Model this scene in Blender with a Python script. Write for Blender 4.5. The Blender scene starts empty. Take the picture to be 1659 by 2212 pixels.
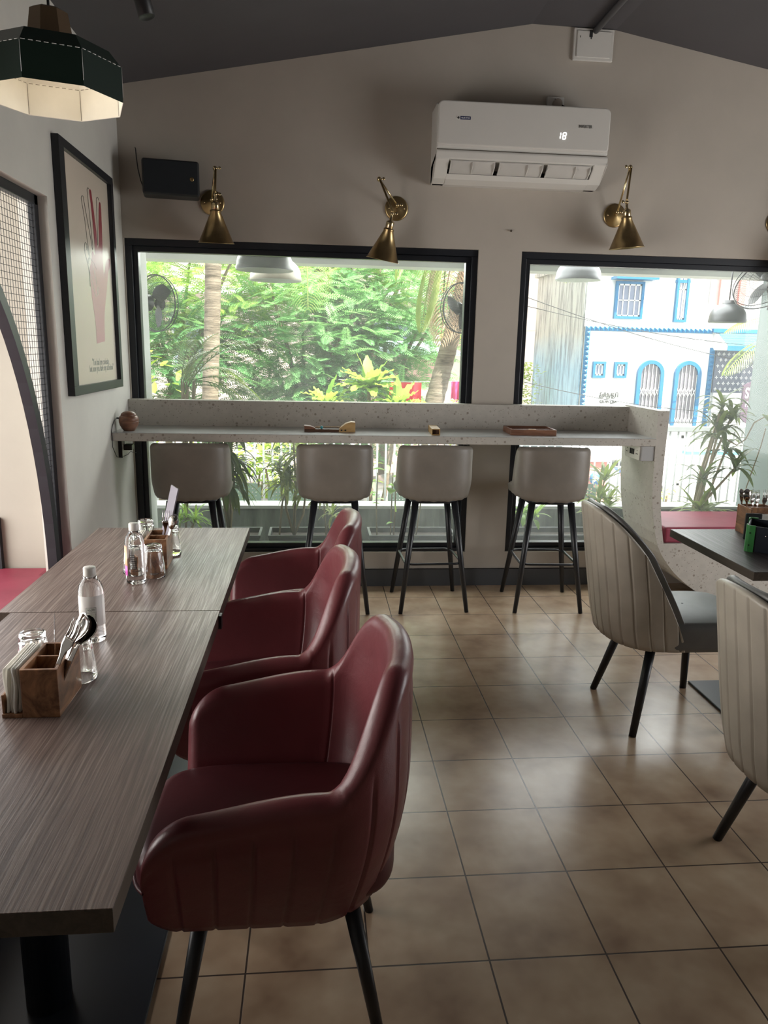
import bpy, bmesh, math, random
from mathutils import Vector, Matrix, Quaternion
S=bpy.context.scene; COL=S.collection
V=Vector; PI=math.pi
def sr(r,g,b):
    return tuple(((c/255)/12.92 if c/255<=.04045 else ((c/255+.055)/1.055)**2.4) for c in (r,g,b))
# ------------------------------------------------------------------ mesh builder
class MB:
    def __init__(s): s.v=[]; s.f=[]; s.sm=[]; s.mi=[]
    def add(s,vs,fs,smooth=False,mi=0):
        o=len(s.v); s.v+= [tuple(p) for p in vs]
        for f in fs: s.f.append([i+o for i in f]); s.sm.append(smooth); s.mi.append(mi)
        return s
    def box(s,x0,x1,y0,y1,z0,z1,mi=0,M=None):
        vs=[V((x,y,z)) for z in (z0,z1) for y in (y0,y1) for x in (x0,x1)]
        if M is not None: vs=[M@p for p in vs]
        return s.add(vs,[(0,2,3,1),(4,5,7,6),(0,1,5,4),(1,3,7,5),(3,2,6,7),(2,0,4,6)],False,mi)
    def tube(s,pts,r,n=8,mi=0,cap=True,smooth=True):
        pts=[V(p) for p in pts]; k=len(pts)
        rs=r if isinstance(r,(list,tuple)) else [r]*k
        T=[(pts[min(i+1,k-1)]-pts[max(i-1,0)]).normalized() for i in range(k)]
        a=T[0].orthogonal().normalized(); vs=[]
        for i in range(k):
            if i: a=(T[i-1].rotation_difference(T[i])@a); a=(a-T[i]*a.dot(T[i])).normalized()
            b=T[i].cross(a)
            for j in range(n):
                t=2*PI*j/n; vs.append(pts[i]+(a*math.cos(t)+b*math.sin(t))*rs[i])
        fs=[(i*n+j,i*n+(j+1)%n,(i+1)*n+(j+1)%n,(i+1)*n+j) for i in range(k-1) for j in range(n)]
        s.add(vs,fs,smooth,mi)
        if cap:
            s.add(vs[:n],[tuple(range(n))[::-1]],False,mi); s.add(vs[-n:],[tuple(range(n))],False,mi)
        return s
    def lathe(s,prof,n=24,c=(0,0,0),M=None,mi=0,smooth=True,a0=0):
        c=V(c); vs=[]
        for r,z in prof:
            for j in range(n):
                t=2*PI*j/n+a0; p=V((r*math.cos(t),r*math.sin(t),z)); vs.append((M@p if M is not None else p)+c)
        fs=[(i*n+j,i*n+(j+1)%n,(i+1)*n+(j+1)%n,(i+1)*n+j) for i in range(len(prof)-1) for j in range(n)]
        return s.add(vs,fs,smooth,mi)
    def disc(s,r,z,n=24,c=(0,0,0),M=None,mi=0,up=True):
        c=V(c); vs=[]
        for j in range(n):
            t=2*PI*j/n; p=V((r*math.cos(t),r*math.sin(t),z)); vs.append((M@p if M is not None else p)+c)
        return s.add(vs,[tuple(range(n)) if up else tuple(range(n))[::-1]],False,mi)
    def prism(s,poly,fn,w0,w1,mi=0,smooth=False):
        n=len(poly); vs=[V(fn(u,v,w0)) for u,v in poly]+[V(fn(u,v,w1)) for u,v in poly]
        s.add(vs,[tuple(range(n))[::-1],tuple(range(n,2*n))],False,mi)
        return s.add(vs,[(i,(i+1)%n,n+(i+1)%n,n+i) for i in range(n)],smooth,mi)
    def grid(s,rows,closed=False,smooth=True,mi=0):
        m=len(rows); n=len(rows[0]); vs=[p for r in rows for p in r]
        fs=[(i*n+j,i*n+(j+1)%n,(i+1)*n+(j+1)%n,(i+1)*n+j) for i in range(m-1) for j in range(n if closed else n-1)]
        return s.add(vs,fs,smooth,mi)
    def sphere(s,c,r,n=16,m=10,mi=0,sc=(1,1,1)):
        prof=[(max(1e-4,math.sin(PI*i/m))*r,-math.cos(PI*i/m)*r) for i in range(m+1)]
        M=Matrix.Diagonal(V(sc)); return s.lathe(prof,n,c,M,mi)
    def build(s,name,mat,parent=None,loc=None,rz=0,bev=0,seg=2,sub=0,rot=None,fixn=True):
        me=bpy.data.meshes.new(name); me.from_pydata(s.v,[],s.f); me.validate()
        me.polygons.foreach_set('use_smooth',s.sm[:len(me.polygons)] if len(s.sm)>=len(me.polygons) else [False]*len(me.polygons))
        for m in (mat if isinstance(mat,list) else [mat]): me.materials.append(m)
        if isinstance(mat,list): me.polygons.foreach_set('material_index',s.mi[:len(me.polygons)])
        bm=bmesh.new(); bm.from_mesh(me); bmesh.ops.remove_doubles(bm,verts=bm.verts,dist=1e-5)
        if fixn: bmesh.ops.recalc_face_normals(bm,faces=bm.faces)
        bm.to_mesh(me); bm.free(); me.update()
        o=bpy.data.objects.new(name,me); COL.objects.link(o)
        if parent is not None: o.parent=parent
        if loc is not None: o.location=loc
        if rot is not None: o.rotation_euler=rot
        elif rz: o.rotation_euler=(0,0,rz)
        if bev:
            b=o.modifiers.new('b','BEVEL'); b.width=bev; b.segments=seg; b.limit_method='ANGLE'; b.angle_limit=.6; b.harden_normals=False
        if sub:
            b=o.modifiers.new('s','SUBSURF'); b.levels=sub; b.render_levels=sub
        return o
def tag(o,label=None,cat=None,group=None,kind=None):
    if label: o['label']=label
    if cat: o['category']=cat
    if group: o['group']=group
    if kind: o['kind']=kind
    return o
def thing(name,label,cat,loc=(0,0,0),rz=0,group=None,rot=None):
    o=bpy.data.objects.new(name,None); COL.objects.link(o); o.location=loc; o.rotation_euler=rot if rot else (0,0,rz); o.empty_display_size=.05
    return tag(o,label,cat,group)
def struct(name,mb,mat,parent=None,**k):
    o=mb.build(name,mat,parent,**k)
    if parent is None: o['kind']='structure'
    return o
def dup(root,loc,rz=0,label=None,group=None,rot=None):
    r=root.copy(); COL.objects.link(r); r.location=loc; r.rotation_euler=rot if rot else (0,0,rz)
    if label: r['label']=label
    if group: r['group']=group
    kids=[o for o in bpy.data.objects if o.parent==root]
    for ch in kids:
        c=ch.copy(); COL.objects.link(c); c.parent=r
        for g in [o for o in bpy.data.objects if o.parent==ch]:
            d=g.copy(); COL.objects.link(d); d.parent=c
    return r
def lettering(txt,size,mat,parent,loc,rot,name='lettering',ext=.0004,xs=1.0,align='CENTER',shear=0,bold=0):
    cu=bpy.data.curves.new('t','FONT'); cu.body=txt; cu.size=size; cu.align_x=align; cu.align_y='CENTER'; cu.extrude=ext; cu.shear=shear; cu.offset=bold
    t=bpy.data.objects.new('t',cu); COL.objects.link(t)
    dg=bpy.context.evaluated_depsgraph_get(); me=bpy.data.meshes.new_from_object(t.evaluated_get(dg))
    bpy.data.objects.remove(t); bpy.data.curves.remove(cu); me.name=name
    me.materials.clear(); me.materials.append(mat)
    o=bpy.data.objects.new(name,me); COL.objects.link(o); o.parent=parent; o.location=loc; o.rotation_euler=rot; o.scale=(xs,1,1)
    return o
# ------------------------------------------------------------------ materials
class N:
    def __init__(s,name):
        s.m=bpy.data.materials.new(name); s.m.use_nodes=True; s.t=s.m.node_tree; s.t.nodes.clear()
        s.o=s.n('ShaderNodeOutputMaterial')
    def n(s,ty,**k):
        x=s.t.nodes.new(ty)
        for a,b in k.items(): setattr(x,a,b)
        return x
    def l(s,a,b): s.t.links.new(a,b)
    def coord(s,scale=(1,1,1),kind='Object',rot=(0,0,0)):
        c=s.n('ShaderNodeTexCoord'); m=s.n('ShaderNodeMapping'); m.inputs['Scale'].default_value=scale; m.inputs['Rotation'].default_value=rot
        s.l(c.outputs[kind],m.inputs[0]); return m.outputs[0]
    def noise(s,vec,scale,detail=4,rough=.55,dist=0):
        x=s.n('ShaderNodeTexNoise'); x.inputs['Scale'].default_value=scale; x.inputs['Detail'].default_value=detail; x.inputs['Roughness'].default_value=rough; x.inputs['Distortion'].default_value=dist
        s.l(vec,x.inputs['Vector']); return x
    def ramp(s,fac,stops,interp='LINEAR'):
        r=s.n('ShaderNodeValToRGB'); e=r.color_ramp; e.interpolation=interp
        while len(e.elements)<len(stops): e.elements.new(.5)
        for el,(p,c) in zip(e.elements,stops): el.position=p; el.color=(*c,1) if len(c)==3 else c
        s.l(fac,r.inputs[0]); return r.outputs[0]
    def mix(s,fac,a,b,mode='MIX'):
        x=s.n('ShaderNodeMix'); x.data_type='RGBA'; x.blend_type=mode
        for i,q in ((0,fac),(6,a),(7,b)):
            if hasattr(q,'links') or hasattr(q,'is_linked'): s.l(q,x.inputs[i])
            elif isinstance(q,(int,float)): x.inputs[i].default_value=q
            else: x.inputs[i].default_value=(*q,1)
        return x.outputs[2]
    def pbr(s,color,rough=.5,metal=0,spec=.5,bump=None,bd=.002,bs=.3,**k):
        p=s.n('ShaderNodeBsdfPrincipled')
        if isinstance(color,tuple): p.inputs['Base Color'].default_value=(*color,1)
        else: s.l(color,p.inputs['Base Color'])
        if isinstance(rough,(int,float)): p.inputs['Roughness'].default_value=rough
        else: s.l(rough,p.inputs['Roughness'])
        p.inputs['Metallic'].default_value=metal; p.inputs['Specular IOR Level'].default_value=spec
        for a,b in k.items(): p.inputs[a.replace('_',' ')].default_value=b
        if bump is not None:
            b=s.n('ShaderNodeBump'); b.inputs['Strength'].default_value=bs; b.inputs['Distance'].default_value=bd
            s.l(bump,b.inputs['Height']); s.l(b.outputs[0],p.inputs['Normal'])
        s.l(p.outputs[0],s.o.inputs[0]); s.p=p; return s.m
def plain(name,col,rough=.5,metal=0,spec=.5,var=.06,sc=8,bs=.05,**k):
    n=N(name); v=n.coord(); t=n.noise(v,sc,5)
    c=n.ramp(t.outputs[0],[(.3,tuple(x*(1-var) for x in col)),(.7,tuple(min(1,x*(1+var)) for x in col))])
    return n.pbr(c,rough,metal,spec,t.outputs[0],.002,bs,**k)
def plaster(name,col,rough=.75,var=.07):
    n=N(name); v=n.coord(); a=n.noise(v,1.6,5,.6); b=n.noise(v,45,4,.6)
    c=n.ramp(a.outputs[0],[(.3,tuple(x*(1-var) for x in col)),(.7,tuple(x*(1+var) for x in col))])
    return n.pbr(c,rough,0,.4,b.outputs[0],.003,.12)
def leather(name,col,rough=.38,wr=.35):
    n=N(name); v=n.coord(); a=n.noise(v,9,4,.5); b=n.n('ShaderNodeTexVoronoi'); b.inputs['Scale'].default_value=420; n.l(v,b.inputs['Vector'])
    w=n.noise(v,22,3,.5,.4)
    c=n.ramp(a.outputs[0],[(.3,tuple(x*.9 for x in col)),(.7,tuple(x*1.1 for x in col))])
    h=n.n('ShaderNodeMath',operation='MULTIPLY_ADD'); n.l(b.outputs['Distance'],h.inputs[0]); h.inputs[1].default_value=.08; n.l(w.outputs[0],h.inputs[2])
    return n.pbr(c,rough,0,.5,h.outputs[0],.004,wr)
def wood(name,c0,c1,scale=(3,40,40),rough=.4,kind='Object',rot=(0,0,0),dist=.8,bs=.15,stops=(.3,.7),spec=.5,sheen=0):
    n=N(name); v=n.coord(scale,kind,rot); a=n.noise(v,1.0,6,.6,dist); 
    c=n.ramp(a.outputs[0],[(stops[0],c0),(stops[1],c1)])
    return n.pbr(c,rough,0,spec,a.outputs[0],.002,bs)
def glass(name,ior=1.45,col=(1,1,1),rough=0):
    n=N(name); return n.pbr(col,rough,0,.5,Transmission_Weight=1.0,IOR=ior)
def pane_mat(name,dust=.03,tint=(.97,.99,.98),gr=0):
    n=N(name); tr=n.n('ShaderNodeBsdfTransparent'); tr.inputs[0].default_value=(*tint,1)
    gl=n.n('ShaderNodeBsdfGlossy'); gl.inputs['Roughness'].default_value=gr; fr=n.n('ShaderNodeFresnel'); fr.inputs[0].default_value=1.35
    ge=n.n('ShaderNodeNewGeometry'); iv=n.n('ShaderNodeMath',operation='SUBTRACT'); iv.inputs[0].default_value=1; n.l(ge.outputs['Backfacing'],iv.inputs[1]); ml=n.n('ShaderNodeMath',operation='MULTIPLY'); n.l(fr.outputs[0],ml.inputs[0]); n.l(iv.outputs[0],ml.inputs[1])
    m1=n.n('ShaderNodeMixShader'); n.l(ml.outputs[0],m1.inputs[0]); n.l(tr.outputs[0],m1.inputs[1]); n.l(gl.outputs[0],m1.inputs[2])
    df=n.n('ShaderNodeBsdfTranslucent'); df.inputs[0].default_value=(.9,.92,.9,1)
    m2=n.n('ShaderNodeMixShader')
    v=n.coord(); t=n.noise(v,3,6,.7); k=n.n('ShaderNodeMath',operation='MULTIPLY'); n.l(t.outputs[0],k.inputs[0]); k.inputs[1].default_value=dust*2
    n.l(k.outputs[0],m2.inputs[0]); n.l(m1.outputs[0],m2.inputs[1]); n.l(df.outputs[0],m2.inputs[2]); n.l(m2.outputs[0],n.o.inputs[0]); return n.m
def leaf(name,c0,c1,trans=.45,rough=.5,sc=2.0,tc=None):
    n=N(name); v=n.coord(); a=n.noise(v,sc,3,.6)
    c=n.ramp(a.outputs[0],[(.35,c0),(.65,c1)])
    p=n.n('ShaderNodeBsdfPrincipled'); n.l(c,p.inputs['Base Color']); p.inputs['Roughness'].default_value=rough; p.inputs['Specular IOR Level'].default_value=.3
    t=n.n('ShaderNodeBsdfTranslucent'); 
    mm=n.mix(.5,c,tc or (.45,.6,.08)); n.l(mm,t.inputs[0])
    m=n.n('ShaderNodeMixShader'); m.inputs[0].default_value=trans; n.l(p.outputs[0],m.inputs[1]); n.l(t.outputs[0],m.inputs[2]); n.l(m.outputs[0],n.o.inputs[0]); return n.m
def emit(name,col,st):
    n=N(name); e=n.n('ShaderNodeEmission'); e.inputs[0].default_value=(*col,1); e.inputs[1].default_value=st; n.l(e.outputs[0],n.o.inputs[0]); return n.m

M={}
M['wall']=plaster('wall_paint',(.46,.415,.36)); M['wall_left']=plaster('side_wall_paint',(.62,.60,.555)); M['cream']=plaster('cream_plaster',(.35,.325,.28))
M['ceil']=plaster('ceiling_paint',(.085,.082,.088),.8)
M['white_ext']=plaster('white_exterior_paint',(.60,.61,.60)); M['soffit']=plaster('soffit_paint',(.50,.51,.49))
M['black']=plain('black_metal',(.012,.013,.016),.38); M['blackw']=plain('black_frame_paint',(.013,.015,.02),.42,spec=.45)
M['blackp']=plain('black_plastic',(.015,.016,.018),.45); M['base_black']=plain('black_steel_plate',(.014,.018,.026),.35)
M['skirt']=plain('grey_skirting',(.06,.063,.068),.45)
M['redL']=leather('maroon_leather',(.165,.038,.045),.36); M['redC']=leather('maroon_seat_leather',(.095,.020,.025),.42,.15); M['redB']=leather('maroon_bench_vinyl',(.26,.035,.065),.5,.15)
M['grayL']=leather('greige_leather',(.40,.36,.30),.42,.12); M['grayD']=leather('slate_leather',(.13,.13,.125),.42,.12); M['stoolL']=leather('taupe_leather',(.20,.175,.148),.45,.2)
M['brass']=plain('aged_brass',(.40,.29,.145),.32,1.0,var=.15,sc=20); M['brassB']=plain('bright_brass',(.62,.50,.30),.2,1.0)
M['steel']=plain('polished_steel',(.62,.60,.58),.12,1.0); M['glass']=glass('clear_glass',1.45); M['pet']=glass('clear_plastic_bottle',1.2); M['water']=glass('water',1.33)
M['acw']=plain('air_conditioner_plastic',(.66,.64,.60),.35,var=.01); M['acd']=plain('air_conditioner_trim',(.22,.185,.155),.4); M['dark']=plain('dark_recess',(.02,.02,.021),.7)
M['whitep']=plain('white_plastic',(.68,.66,.62),.4,var=.02); M['paper']=leaf('white_paper',(.84,.82,.77),(.88,.86,.81),.45,.8,6,(.9,.88,.82))
M['navy']=plain('navy_print',(.012,.02,.09),.4); M['ink']=plain('dark_ink',(.03,.03,.032),.5); M['inkg']=plain('grey_ink',(.36,.35,.345),.6)
M['led']=emit('display_digits',(1,1,1),1.5); M['wht']=plain('white_print',(.8,.8,.8),.5)
M['green']=plain('dark_green_enamel',(.010,.024,.018),.3); M['shade_in']=plain('cream_enamel',(.74,.71,.62),.5); M['bronze']=plain('brown_bronze',(.145,.095,.055),.4,.4)
M['bulb']=emit('warm_bulb',(1,.85,.65),3)
M['walnut']=wood('acacia_wood',sr(84,54,38),sr(186,136,98),(14,5,14),.38,dist=2.2); M['woodd']=wood('dark_wood',sr(58,38,28),sr(96,66,48),(6,30,30),.4)
M['woodl']=wood('pale_wood',sr(150,118,74),sr(190,156,106),(6,25,25),.45); M['woodr']=wood('reddish_wood',sr(92,60,46),sr(140,98,76),(5,30,30),.42)
def tile():
    n=N('beige_floor_tiles'); v=n.coord()
    off=n.n('ShaderNodeVectorMath',operation='ADD'); off.inputs[1].default_value=(-.4465+3.075*2,-1.9+3.15*2,0); n.l(v,off.inputs[0])
    br=n.n('ShaderNodeTexBrick',offset=0,squash=1); br.inputs['Scale'].default_value=1; br.inputs['Mortar Size'].default_value=.0026; br.inputs['Mortar Smooth'].default_value=.2
    br.inputs['Brick Width'].default_value=.3075; br.inputs['Row Height'].default_value=.315; br.inputs['Bias'].default_value=0
    br.inputs['Color1'].default_value=(.0,.0,.0,1); br.inputs['Color2'].default_value=(1,1,1,1)
    n.l(off.outputs[0],br.inputs['Vector'])
    a=n.noise(v,5.2,3,.5,.1); b=n.noise(v,16,4,.6)
    c=n.ramp(a.outputs[0],[(.22,sr(130,104,84)),(.5,sr(168,144,120)),(.78,sr(190,170,146))])
    c2=n.mix(.10,c,n.ramp(br.outputs['Color'],[(0,(.75,.74,.73)),(1,(1,1,1))]),'MULTIPLY'); c2=n.mix(.5,c2,n.ramp(b.outputs[0],[(.25,(.82,.80,.78)),(.75,(1,1,1))]),'MULTIPLY')
    col=n.mix(br.outputs['Fac'],c2,sr(66,56,50))
    ro=.26
    inv=n.n('ShaderNodeMath',operation='MULTIPLY_ADD'); n.l(br.outputs['Fac'],inv.inputs[0]); inv.inputs[1].default_value=-1; n.l(a.outputs[0],inv.inputs[2])
    return n.pbr(col,ro,0,.5,inv.outputs[0],.0025,.3)
M['tile']=tile()
def terrazzo(name,base):
    n=N(name); v=n.coord(); m=n.noise(v,25,3)
    vo=n.n('ShaderNodeTexVoronoi'); vo.inputs['Scale'].default_value=36; vo.inputs['Randomness'].default_value=1; n.l(v,vo.inputs['Vector'])
    vo2=n.n('ShaderNodeTexVoronoi'); vo2.inputs['Scale'].default_value=75; n.l(v,vo2.inputs['Vector'])
    k=n.ramp(vo.outputs['Distance'],[(.20,(1,1,1)),(.3,(0,0,0))]); k2=n.ramp(vo2.outputs['Distance'],[(.17,(1,1,1)),(.22,(0,0,0))])
    sep=n.n('ShaderNodeSeparateColor'); n.l(vo.outputs['Color'],sep.inputs[0]); cc=n.ramp(sep.outputs[0],[(0,sr(140,130,120)),(.18,sr(160,153,143)),(.45,tuple(x*.97 for x in base)),(1,tuple(x*1.03 for x in base))],'CONSTANT')
    sep2=n.n('ShaderNodeSeparateColor'); n.l(vo2.outputs['Color'],sep2.inputs[0]); cc2=n.ramp(sep2.outputs[1],[(0,sr(136,126,116)),(.25,base),(.8,tuple(min(1,x*1.04) for x in base))],'CONSTANT')
    b=n.ramp(m.outputs[0],[(.3,tuple(x*.93 for x in base)),(.7,tuple(x*1.05 for x in base))])
    c=n.mix(k2,b,cc2); c=n.mix(k,c,cc); return n.pbr(c,.5,0,.4)
M['terr']=terrazzo('terrazzo',(.47,.44,.395)); M['ctop']=plain('counter_top_polish',(.42,.42,.42),.25,var=.03,sc=12)
def laminate(name,c0,c1,c2,rough=.33):
    n=N(name); v=n.coord((190,3.2,60)); w=n.noise(n.coord((2.2,1.4,3)),1,2); 
    ad=n.n('ShaderNodeVectorMath',operation='MULTIPLY_ADD'); n.l(w.outputs['Color'],ad.inputs[0]); ad.inputs[1].default_value=(9,0,0); n.l(v,ad.inputs[2])
    a=n.noise(ad.outputs[0],1,5,.65,.3); c=n.ramp(a.outputs[0],[(.3,c0),(.5,c1),(.66,c2)])
    g=n.noise(n.coord((6,.7,6)),1,3); c=n.mix(.35,c,n.ramp(g.outputs[0],[(.3,(.3,.3,.3)),(.7,(.75,.72,.7))]),'SOFT_LIGHT')
    ro=n.ramp(a.outputs[0],[(.3,(rough+.12,)*3),(.7,(rough-.03,)*3)])
    return n.pbr(c,ro,0,.5,a.outputs[0],.0015,.35)
M['lam']=laminate('greybrown_oak_laminate',sr(84,68,63),sr(116,98,92),sr(152,136,128)); M['lamd']=laminate('dark_oak_laminate',sr(44,40,42),sr(62,57,58),sr(84,79,80))
M['edge']=wood('table_edge_band',sr(62,54,46),sr(84,74,64),(60,3,60),.5)
M['pane']=pane_mat('window_glass',.045); 
SUN,SKY,REAR,SIDE,FILL1,FILL2,ALC,EXPO=13,2.7,3,32,88,98,58,0.82
# ------------------------------------------------------------------ camera
cam=bpy.data.cameras.new('camera'); co=bpy.data.objects.new('camera',cam); COL.objects.link(co)
cam.sensor_fit='HORIZONTAL'; cam.sensor_width=36; cam.lens=1615/1659*36; cam.clip_start=.05
R=[(.99570818,-.09002065,.02148254),(.00163596,-.2149657,-.97662023),(.092534,.9724639,-.21389584)]
co.matrix_world=Matrix(((R[0][0],-R[1][0],-R[2][0],0),(R[0][1],-R[1][1],-R[2][1],0),(R[0][2],-R[1][2],-R[2][2],1.52),(0,0,0,1)))
S.camera=co
# ------------------------------------------------------------------ room shell
XL=-1.106; YB=4.67; XR=4.6; YR=-3.2
struct('floor',MB().box(XL-1.6,XR+.15,YR-.15,YB+.12,-.15,0),M['tile'])
top=[(XL-.12,2.90),(1.233,3.345),(1.725,3.34),(XR+.15,2.84)]
w=MB()
w.prism([(XL-.12,2.112),(XR+.15,2.112),(XR+.15,2.86),(1.725,3.36),(1.233,3.365),(XL-.12,2.93)],lambda u,v,t:(u,t,v),YB,YB+.15)
w.box(XL-.12,XR+.15,YB,YB+.15,-.1,.226); w.box(.985,1.25,YB,YB+.15,.226,2.112); w.box(3.4,XR+.15,YB,YB+.15,.226,2.112); w.box(XL-.12,-1.1,YB,YB+.15,.226,2.112)
struct('wall_back',w,M['wall'])
w=MB(); w.box(XL-.12,XL,3.42,YB-.001,0,2.95); w.box(XL-.12,XL,1.38,3.42,2.105,2.95); w.box(XL-.12,XL,YR,1.38,0,2.95)
struct('wall_left',w,M['wall_left'])
c=MB(); t=[(XL-.12,2.892),(1.233,3.345),(1.725,3.34),(XR+.15,2.84)]
c.prism(t+[(x,z+.12) for x,z in t[::-1]],lambda u,v,q:(u,q,v),YR-.15,YB+.16)
struct('ceiling',c,M['ceil'])
w=MB(); w.box(XR,XR+.15,YR,YB,0,.5); w.box(XR,XR+.15,YR,YB,2.1,2.9); w.box(XR,XR+.15,3.6,YB,.5,2.1); w.box(XR,XR+.15,YR,1.6,.5,2.1)
struct('wall_right',w,M['wall'])
w=MB(); w.box(XL-.12,XR+.15,YR-.15,YR,2.6,3.5); w.box(XL-.12,XR+.15,YR-.15,YR,0,2.6)
struct('wall_front',w,M['wall'])
struct('baseboard_back',MB().box(XL,2.02,YB-.016,YB,0,.114).box(XL,2.02,YB-.018,YB,.108,.114),M['skirt'])
# alcove behind the arched screen
struct('trim_1',MB().box(-1.48,XL-.12,3.53,3.6,-.1,2.6),M['cream'])
struct('trim_2',MB().box(-2.4,-1.452,3.50,3.62,0,.715),M['blackw'])
struct('ceiling_alcove_sunblock',MB().box(-3.2,XL-.121,1.2,3.8,2.45,2.55),M['cream'])  # unseen slab, added to keep direct sun off the end wall
struct('wall_alcove_skyblock',MB().box(-2.5,-2.4,1.2,3.62,0,2.5).box(-2.5,XL-.12,1.1,1.2,0,2.5),M['cream'])  # unseen walls, added to stop sky light flooding the alcove
# windows
def window(i,x0,x1,z0,z1):
    t=thing('window_%d'%i,None,None,(0,0,0)); t['kind']='structure'
    f=MB(); y0,y1=YB+.018,YB+.12; a=.038
    f.box(x0,x1,y0,y1,z1-a,z1); f.box(x0,x1,y0,y1,z0,z0+a*.6); f.box(x0,x0+a,y0,y1,z0+a*.6,z1-a); f.box(x1-a,x1,y0,y1,z0+a*.6,z1-a)
    struct('window_frame',f,M['blackw'],t,bev=.003)
    s=MB(); b=.030; y0+=.022; y1-=.02; X0,X1,Z0,Z1=x0+a,x1-a,z0+a*.6,z1-a
    s.box(X0,X1,y0,y1,Z1-b,Z1); s.box(X0,X1,y0,y1,Z0,Z0+b); s.box(X0,X0+b,y0,y1,Z0+b,Z1-b); s.box(X1-b,X1,y0,y1,Z0+b,Z1-b)
    struct('sash',s,M['blackw'],t,bev=.003)
    struct('pane',MB().box(X0+b,X1-b,y0+.02,y0+.026,Z0+b,Z1-b),M['pane'],t)
window(1,-1.1,.985,.226,2.112); window(2,1.25,3.4,.226,2.112)
# arched wire screen in the left wall opening
t=thing('arched_screen','black steel screen of square wire mesh around an arch in the left wall','wire screen',(XL-.039,2.357,0))
f=MB(); f.box(-.03,.0,1.023,1.0625,.42,2.104); f.box(-.03,.0,-.97,1.0625,2.066,2.104); f.build('frame',M['blackw'],t,bev=.002)
arc=[(.992*math.cos(q),.518+1.473*math.sin(q)) for q in [i*PI/40 for i in range(41)]]
arc=[(.992,.42)]+arc+[(-.992,.42)]
b=MB(); vs=[]
for y,z in arc: vs.append([(-.028,y,z),(.012,y,z),(.012,y*(1-.05/.992),.518+(z-.518)*(1-.05/1.473)),(-.028,y*(1-.05/.992),.518+(z-.518)*(1-.05/1.473))])
b.grid(vs,True,False); b.build('arch_band',M['blackw'],t)
g=MB(); r=.0011
for i in range(60):
    y=1.020-.0255*i
    if y<-.5: break
    zb=.43 if abs(y)>.992 else .518+1.473*math.sqrt(1-(y/.992)**2)
    g.tube([(-.014,y,zb),(-.014,y,2.07)],r,5,cap=False)
for i in range(66):
    z=.445+.0255*i
    yb=-.5 if z>2.0 else 0.992*math.sqrt(max(0,1-(max(z-.518,0)/1.473)**2))
    g.tube([(-.0125,yb,z),(-.0125,1.024,z)],r,5,cap=False)
g.build('wire_mesh',M['blackw'],t)
# ------------------------------------------------------------------ counter, end panel, benches
t=thing('window_counter','long speckled terrazzo counter shelf with raised back ledge under the windows','counter',(0,0,0))
MB().box(XL,1.985,4.19,YB+.016,.993,1.037).build('counter_shelf',M['terr'],t,bev=.003)
MB().box(XL,1.985,4.192,4.6,1.0371,1.0385).build('counter_top',M['ctop'],t)
MB().box(XL,1.985,4.6,YB+.016,1.037,1.192).build('back_ledge',M['terr'],t,bev=.003)
MB().box(1.905,1.985,4.195,4.42,.905,.993).build('socket_housing',M['ctop'],t,bev=.004)
prof=[(1.982,1.2),(1.985,.95),(1.992,.75),(2.0,.66),(2.017,.56),(2.036,.47),(2.06,.392),(2.09,.335),(2.13,.28),(2.18,.222),(2.24,.168),(2.32,.110),(2.40,.064),(2.47,.033),(2.54,.012),(2.62,.004)]
pr=[(2.05,1.2),(2.046,.95),(2.048,.72),(2.058,.6),(2.075,.5),(2.095,.405)]
t=thing('terrazzo_bench','terrazzo bench base with a curved panel sweeping up to the counter end','bench',(0,0,0))
MB().prism(prof+[(3.8,.004),(3.8,.405)]+pr[::-1],lambda u,v,q:(u,q,v),4.19,YB-.001).build('bench_base',M['terr'],t)
MB().box(2.10,3.75,4.20,YB-.004,.405,.505).build('seat_cushion',M['redB'],t,bev=.016,seg=3)
t=thing('banquette','maroon vinyl banquette seat along the left wall beyond the table','bench',(0,0,0))
MB().prism([(-.93,1.40),(-.93,3.41),(-1.235,3.41),(-1.235,3.526),(-1.75,3.526),(-1.75,1.40)],lambda u,v,q:(u,v,q),.385,.475).build('seat_cushion',M['redB'],t,bev=.018,seg=3)
MB().box(-1.75,-1.0,1.42,3.40,.0,.385).build('bench_base',M['blackw'],t)
# ------------------------------------------------------------------ shells, pads
def path(xf,xs,xr,w,n,p=2.0):
    q=[]
    for i in range(41): q.append((xf+(xs-xf)*i/40,-w))
    for i in range(1,241):
        a=PI/2*i/240; q.append((xs-(xs-xr)*math.sin(a)**(2/p),-w*max(0,math.cos(a))**(2/p)))
    q+= [(x,-y) for x,y in q[::-1][1:]]
    L=[0]
    for a,b in zip(q,q[1:]): L.append(L[-1]+math.hypot(b[0]-a[0],b[1]-a[1]))
    out=[]; j=0
    for i in range(n):
        s=L[-1]*i/(n-1)
        while j<len(L)-2 and L[j+1]<s: j+=1
        f=(s-L[j])/max(1e-9,L[j+1]-L[j]); x=q[j][0]+(q[j+1][0]-q[j][0])*f; y=q[j][1]+(q[j+1][1]-q[j][1])*f
        dx=q[j+1][0]-q[j][0]; dy=q[j+1][1]-q[j][1]; l=math.hypot(dx,dy) or 1
        out.append((x,y,dy/l,-dx/l,s))
    # outward normal check
    return [(x,y,(nx if nx*(x-xs)+ny*y>=0 else -nx),(ny if nx*(x-xs)+ny*y>=0 else -ny),s) for x,y,nx,ny,s in out],L[-1]
def sm(t): t=max(0,min(1,t)); return t*t*(3-2*t)
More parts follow.
